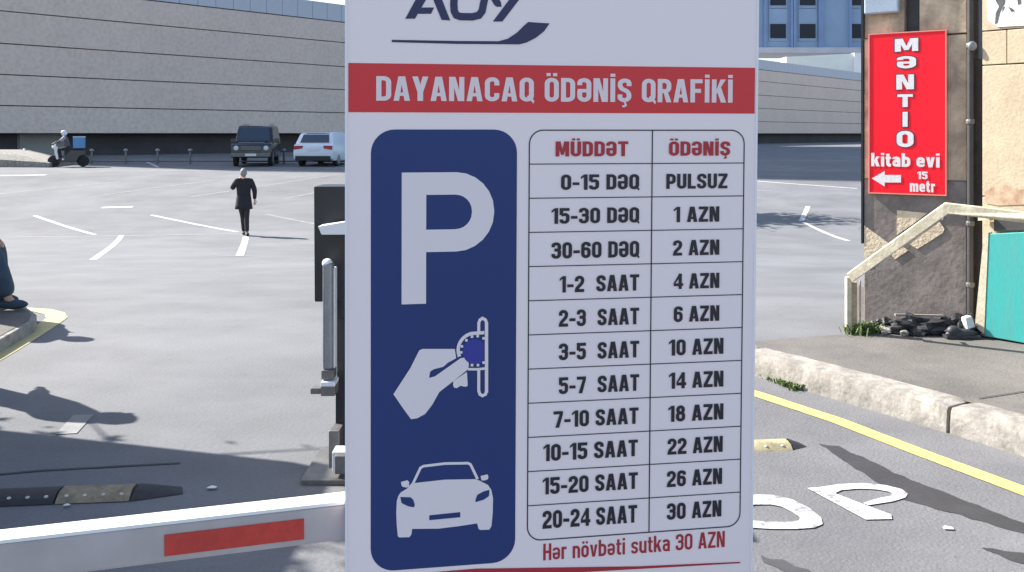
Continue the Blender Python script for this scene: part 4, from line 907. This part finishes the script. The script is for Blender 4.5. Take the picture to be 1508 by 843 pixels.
for P in ([(1466,-20),(1482,-20),(1481,5),(1474,18),(1470,34),(1466,37),(1467,20),(1472,10),(1467,2)], [(1485,10),(1492,13),(1496,17),(1490,18)], [(1498,-5),(1504,-5),(1505,6),(1500,8)], [(1478,12),(1482,9),(1476,20)]): b.sheet([CP.p(*CP.hit(x,y),.0105) for x,y in P])
b.build('ink_mark', 'posterink', pst)
# teal panel with cream side
TP = Plane(CO+CN*.07+Vector((0,0,.15)), C1d, (0,0,1), CN)
tq = thing('teal_container', 'bright turquoise painted metal panel below the handrail at the right edge', 'container', TP.o)
def tpp(x,y): return TP.p(*TP.hit(x,y))
b = MB(); P = [tpp(1450,495),tpp(1452,345),tpp(1640,336),tpp(1640,530)]; b.prism(P, -CN*.06); b.build('panel', 'teal', tq, bevel=.004)
b = MB(); P = [tpp(1436,480),tpp(1449,346),tpp(1456,343),tpp(1449.5,492),tpp(1444,488)]; b.prism([p+CN*.004 for p in P], -CN*.06); b.build('side_board', 'railcream', tq)
b = MB(); P = [tpp(1461,320),tpp(1640,316),tpp(1640,333),tpp(1461,341)]; b.prism([p-CN*.03 for p in P], -CN*.035); b.build('dark_gap', 'pipe', tq)
b = MB(); P = [tpp(1441,318),tpp(1458,318),tpp(1458,325),tpp(1441,325)]; b.prism([p+CN*.01 for p in P], -CN*.06); b.build('ledge', 'railcream', tq)
# handrail
hr = thing('handrail', 'cream painted flat handrail rising over the steps in front of the sign wall', 'handrail', fp(1252,491,.15))
def bar(pts, wv, dp, name, m):
    b = MB()
    for a, c in zip(pts, pts[1:]): pass
    P = pts; up = []; dn = []
    for i, p in enumerate(P):
        a = P[max(i-1,0)]; c = P[min(i+1,len(P)-1)]; d1 = (p-a).normalized() if i else (c-p).normalized(); d2 = (c-p).normalized() if i < len(P)-1 else d1
        bis = (d1+d2).normalized(); o_ = Vector((0,0,1))-bis*bis.z; o_.normalize(); k = 1/max(.5,o_.dot((Vector((0,0,1))-d1*d1.z).normalized())); up.append(p+o_*wv/2*k); dn.append(p-o_*wv/2*k)
    b.prism(up+dn[::-1], Vector((dp*.5,dp,0))); return b.build(name, m, hr, bevel=.006)
k1, k2, k3, k4 = at(1251,410,6.85), at(1290,384,6.7), at(1394,307,6.42), at(1520,322,6.08)
bar([k1,k3,k4,at(1700,345,5.62)], .072, .05, 'rail', 'railcream')
b = MB(); p = fp(1252,491,.15); b.box((k1.x+.012,k1.y+.06,(p.z+k1.z)/2), (.035,.05,k1.z-p.z)); b.build('post', 'railcream', hr, bevel=.004)
b = MB(); b.box((k1.x+.055,k1.y+.085,(p.z+k1.z)/2-.02), (.05,.04,k1.z-p.z-.04)); b.build('post', 'plaster', hr, bevel=.004)  # browner block stands in for the shaded right face of the post
b = MB(); b.box((k1.x+.088,k1.y+.03,(p.z+k1.z)/2-.01), (.009,.009,k1.z-p.z-.02)); b.build('rod', 'creamdark', hr)
for q in (at(1287,395,6.74), at(1335,352,6.60), at(1392,322,6.47)): b = MB(); b.tube([q, q+Vector((.05,.14,-.02))], .012, 8); b.build('bracket', 'steel', hr)
# red sign
SG = Plane(WA0+WAP.n*.03, ad, (0,0,1), an)
a0, zt = SG.hit(1279,50); a1, zb = SG.hit(1394,288); zt = SG.hit(1336,47)[1]; zb = SG.hit(1336,287)[1]
sgn = thing('red_sign', 'bright red vertical bookshop sign with white lettering and an arrow pointing left', 'sign', SG.p((a0+a1)/2,zb,0))
def sb(u0,u1,z0,z1,h0,h1,name,m,bev=0): b = MB(); b.box(SG.p((u0+u1)/2,(z0+z1)/2,(h0+h1)/2), (u1-u0,z1-z0,h1-h0), (SG.u,SG.v,SG.n)); return b.build(name, m, sgn, bevel=bev)
sb(a0+.008,a1-.008,zb+.008,zt-.008,-.025,0,'panel','signred')
for q in ((a0,a0+.008,zb,zt),(a1-.008,a1,zb,zt),(a0+.008,a1-.008,zt-.008,zt),(a0+.008,a1-.008,zb,zb+.008)): sb(*q,-.025,.004,'frame','signframe')
cxs = SG.hit(1334,100)[0]
for s_, y0, y1, hw_ in (('M',57,76,.083),('Ə',83,101,.068),('N',110,132,.063),('T',139,158,.055),('I',165,187,.02),('O',193,217,.06)):
    zz0 = SG.hit(1334,y1)[1]; zz1 = SG.hit(1334,y0)[1]
    cu = SG.hit(1335 if s_ in 'MƏ' else 1333,(y0+y1)/2)[0]
    zz = zz1
    for mm, e, h, nm in (('signshade',.008,.0015,'letter_outline'),('signwhite',0,.003,'lettering')):
        b = MB(); text(b, SG, s_, cu-hw_-e, cu+hw_+e, zz0-e, zz+e, h, t=.21 if s_ != 'I' else .2, w=.62); b.build(nm, mm, sgn)
b = MB(); ptext(b, SG, 'kitab evi', 1283, 1384, 226, 246, .003, t=.21, w=.56); b.build('lettering', 'signwhite', sgn)
b = MB(); ptext(b, SG, '15', 1351, 1366, 253, 264, .003, t=.2, w=.5); b.build('lettering', 'signwhite', sgn); b = MB(); ptext(b, SG, 'metr', 1340, 1377, 266, 283, .003, t=.2, w=.55); b.build('lettering', 'signwhite', sgn)
b = MB(); b.sheet([SG.p(*SG.hit(x,y),.003) for x,y in [(1284,263),(1303,252),(1303,258),(1327,258),(1327,269),(1303,269),(1303,275)]]); b.build('arrow', 'signwhite', sgn)

# ------------------------------------------------------------ litter at the wall foot, weeds
def litter(name, label, cat, px, py, mk, m, **k):
    p = fp(px, py, .152); b = MB(); mk(b, p); return tag(b.build(name, m, base=p, **k), label, cat)
litter('bin_bag', 'large crumpled black bag lying under the grey board scrap', 'bag', 1352, 491, lambda b,p: b.ball(p+Vector((0,0,.05)), (.17,.09,.065), 26, 16, nz=.85, seed=3), 'bag')
litter('bin_bag', 'small black bag against the wall foot beside the weeds', 'bag', 1302, 485, lambda b,p: b.ball(p+Vector((0,0,.03)), (.08,.07,.045), 20, 12, nz=.85, seed=8), 'bag')
litter('bin_bag', 'knotted dark bag below the downpipe', 'bag', 1414, 493, lambda b,p: b.ball(p+Vector((0,0,.055)), (.15,.07,.07), 24, 14, nz=.9, seed=12), 'bag')
litter('board_scrap', 'grey board scrap lying across the black bag', 'board', 1352, 489, lambda b,p: b.box(p+Vector((.02,.03,.115)), (.33,.14,.014), (Vector((.95,-.3,.03)),Vector((.3,.95,-.15)),Vector((0,.12,1)))), 'card')
litter('paper_strip', 'white paper strip hanging over the front of the black bag', 'paper', 1339, 491, lambda b,p: b.box(p+Vector((0,-.02,.055)), (.03,.01,.10), (Vector((1,0,.1)),Vector((0,1,.3)),Vector((-.25,-.3,1)))), 'paper')
litter('paper_cup', 'crumpled white carton on the dark bag by the turquoise panel', 'carton', 1420, 494, lambda b,p: b.box(p+Vector((0,-.05,.105)), (.07,.06,.08), (Vector((.9,.3,.2)).normalized(),Vector((-.3,.9,0)),Vector((-.2,0,1))), .8), 'paper', bevel=.006)
def shoe(b, p, a=0):
    r_ = Matrix.Rotation(a,3,'Z'); b.ball(p+Vector((0,0,.03)), (.12,.042,.035), 14, 8, r_); b.ball(p+r_ @ Vector((-.06,0,.05)), (.05,.038,.04), 12, 8, r_)
litter('old_shoe', 'discarded dark shoe with pale sole in front of the rubbish', 'shoe', 1416, 498, lambda b,p: (shoe(b,p,.1), b.box(p+Vector((0,0,.012)), (.24,.08,.02))), 'bag', smooth=True)
litter('old_shoe', 'scuffed grey shoe between the two black bags', 'shoe', 1384, 489, lambda b,p: shoe(b,p,-.3), 'greymetal', smooth=True)
litter('paper_scrap', 'flat white paper scrap under the discarded shoe', 'paper', 1413, 495, lambda b,p: b.box(p+Vector((0,-.02,.012)), (.15,.06,.006)), 'paper')
litter('tin_can', 'small crushed tin beside the foot of the turquoise panel', 'can', 1440, 489, lambda b,p: b.lathe(p+Vector((0,0,.02)), [(.02,0),(.03,.01),(.03,.07),(.02,.08)], 10), 'greymetal')
def scrap(px, py, sz, lab):
    p = fp(px,py,.006); b = MB(); b.add([p+Vector((-sz,-sz*.5,.004)),p+Vector((sz*.8,-sz*.7,.005)),p+Vector((sz,sz*.5,.003)),p+Vector((-.2*sz,sz*.9,.005)),p+Vector((-sz*.8,sz*.4,.004))], [(0,1,2),(0,2,3),(0,3,4)])
    tag(b.build('paper_scrap', 'paper', base=p), lab, 'paper')
scrap(1396,779,.022,'small white paper scrap on the asphalt right of the road letters'); scrap(312,719,.022,'white crumpled paper scrap behind the barrier arm'); scrap(98,745,.015,'tiny white scrap beside the dark speed bump')
def weeds(name, pts, n, h, spread, z):
    b = MB()
    for i in range(n):
        c = Vector(random.choice(pts))+Vector((random.gauss(0,spread),random.gauss(0,spread),0)); c.z = z; a = random.uniform(0,6.28); l = h*random.uniform(.4,1.1); s_ = Vector((math.cos(a),math.sin(a),0)); w_ = s_.cross(Vector((0,0,1)))*random.uniform(.003,.008)
        b.add([c-w_,c+w_,c+s_*l*.4+Vector((0,0,l*.8))+w_*.8,c+s_*l*.4+Vector((0,0,l*.8))-w_*.8,c+s_*l*.9+Vector((0,0,l*.85))], [(0,1,2,3),(3,2,4)])
    o = b.build(name, 'weed', kind='stuff'); o['label'] = 'short green weeds growing at the kerb and wall foot'
weeds('weeds', [fp(x,y,0) for x,y in ((1126,556),(1138,561),(1150,566),(1160,570),(1172,575))], 260, .05, .02, .0)
weeds('weeds', [fp(x,y,.15) for x,y in ((1258,492),(1266,490),(1275,489),(1285,488))], 280, .08, .04, .15)

rb_ = MB(); rr_ = random.Random(4)
for k in range(46):
    p = fp(rr_.uniform(1296,1442), rr_.uniform(487,495), .152); ss_ = rr_.uniform(.012,.035)
    rb_.ball(p+Vector((0,0,ss_*.5)), (ss_*1.3,ss_,ss_*.8), 7, 5, Matrix.Rotation(rr_.uniform(0,3),3,'Z'), .6, k)
o = rb_.build('rubble', 'kerb', kind='stuff'); o['label'] = 'small grey rubble along the wall foot'
# ------------------------------------------------------------ things beyond the frame that shade what is in it
def tree(label, loc, h, cr, cc_, nl, seed, ls=.10, gaps=.0, trunk=.16):
    rnd = random.Random(seed); r = thing('street_tree', label, 'tree', loc); b = MB(); tips = []
    p = [Vector(loc)+Vector((rnd.uniform(-.1,.1)*k, rnd.uniform(-.1,.1)*k, h*k/4)) for k in range(5)]; b.tube(p, [trunk,trunk*.85,trunk*.7,trunk*.55,trunk*.4], 10)
    C_ = Vector(cc_)
    for i in range(16):
        s_ = p[rnd.choice((2,3,4))]; dr = Vector((rnd.gauss(0,1),rnd.gauss(0,1),rnd.gauss(.2,.7))).normalized(); e = C_+Vector((dr.x*cr[0],dr.y*cr[1],dr.z*cr[2]))*rnd.uniform(.6,.95); md = s_.lerp(e,.5)+Vector((rnd.gauss(0,.1),rnd.gauss(0,.1),.1))
        b.tube([s_,md,e], [trunk*.28,trunk*.18,.012], 6); tips += [e, md.lerp(e,.5), md]
        for _ in range(3): q = md.lerp(e, rnd.random())+Vector((rnd.gauss(0,.3),rnd.gauss(0,.3),rnd.gauss(0,.3))); b.tube([md.lerp(e,.4),q],[.02,.006],5); tips.append(q)
    b.build('trunk', 'bark', r, smooth=True); b = MB()
    for i in range(nl):
        t = rnd.choice(tips); c = t+Vector((rnd.gauss(0,1),rnd.gauss(0,1),rnd.gauss(0,1)))*ls*2.2; a = Vector((rnd.gauss(0,1),rnd.gauss(0,1),rnd.gauss(0,1))).normalized(); k = a.orthogonal().normalized(); s_ = ls*rnd.uniform(.4,.8)
        b.add([c-a*s_,c+k*s_*.5,c+a*s_,c-k*s_*.5], [(0,1,2,3)])
    b.build('crown', 'leaf', r, kind='stuff'); return r
tree('broad leafy tree in the car park hidden behind the price board', (1.0,31.0,tz(31)), 3.2, (2.6,1.6,1.3), (1.6,31.0,tz(31)+4.6), 5200, 3, .22)
tree('leafy street tree beyond the left edge casting dappled shade on the lane', (-7.0,6.6,0), 3.0, (.62,.22,.35), (-5.2,6.02,3.95), 460, 5, .075, trunk=.10)
ks = thing('shade_kiosk', 'unseen grey kiosk with a wide canopy, added beyond the left edge to shade the foreground', 'kiosk', (-5.0,4.0,0))  # unseen kiosk, added and shaped for the foreground shade
b = MB(); b.prism([(-6.4,4.9,0),(-4.3,4.7,0),(-4.3,2.6,0),(-6.4,2.6,0)], (0,0,2.35)); b.build('wall', 'kiosk', ks)
b = MB(); b.prism([(-7.4,7.05,2.36),(-3.62,5.93,2.36),(-3.58,2.3,2.36),(-7.4,2.4,2.36)], (0,0,.22)); b.build('shade_canopy', 'greymetal', ks)
b = MB(); b.box((-4.27,3.7,1.5), (.05,1.4,.9)); b.build('window', 'glass', ks)
b = MB(); b.tube([(-6.9,6.3,0),(-6.9,6.3,2.36)], .05, 10); b.build('post', 'steel', ks)
vn = thing('shade_van', 'unseen white box van added beyond the left edge to shade the island', 'van', (-9.2,9.1,0))  # unseen van, added to put the island in shade
b = MB(); b.prism([(-11.5,8.1,.35),(-7.15,8.1,.35),(-7.1,8.1,1.1),(-7.2,8.1,2.5),(-7.4,8.1,2.6),(-11.5,8.1,2.6)], (0,2.0,0)); b.build('body', 'carwhite', vn, bevel=.05)
for x in (-10.6,-7.9):
    for y in (8.2,10.0): b = MB(); b.lathe((x,y,.36), [(.25,-.1),(.36,-.09),(.36,.09),(.25,.1)], 16, 'Y'); b.build('tyre', 'tyre', vn)
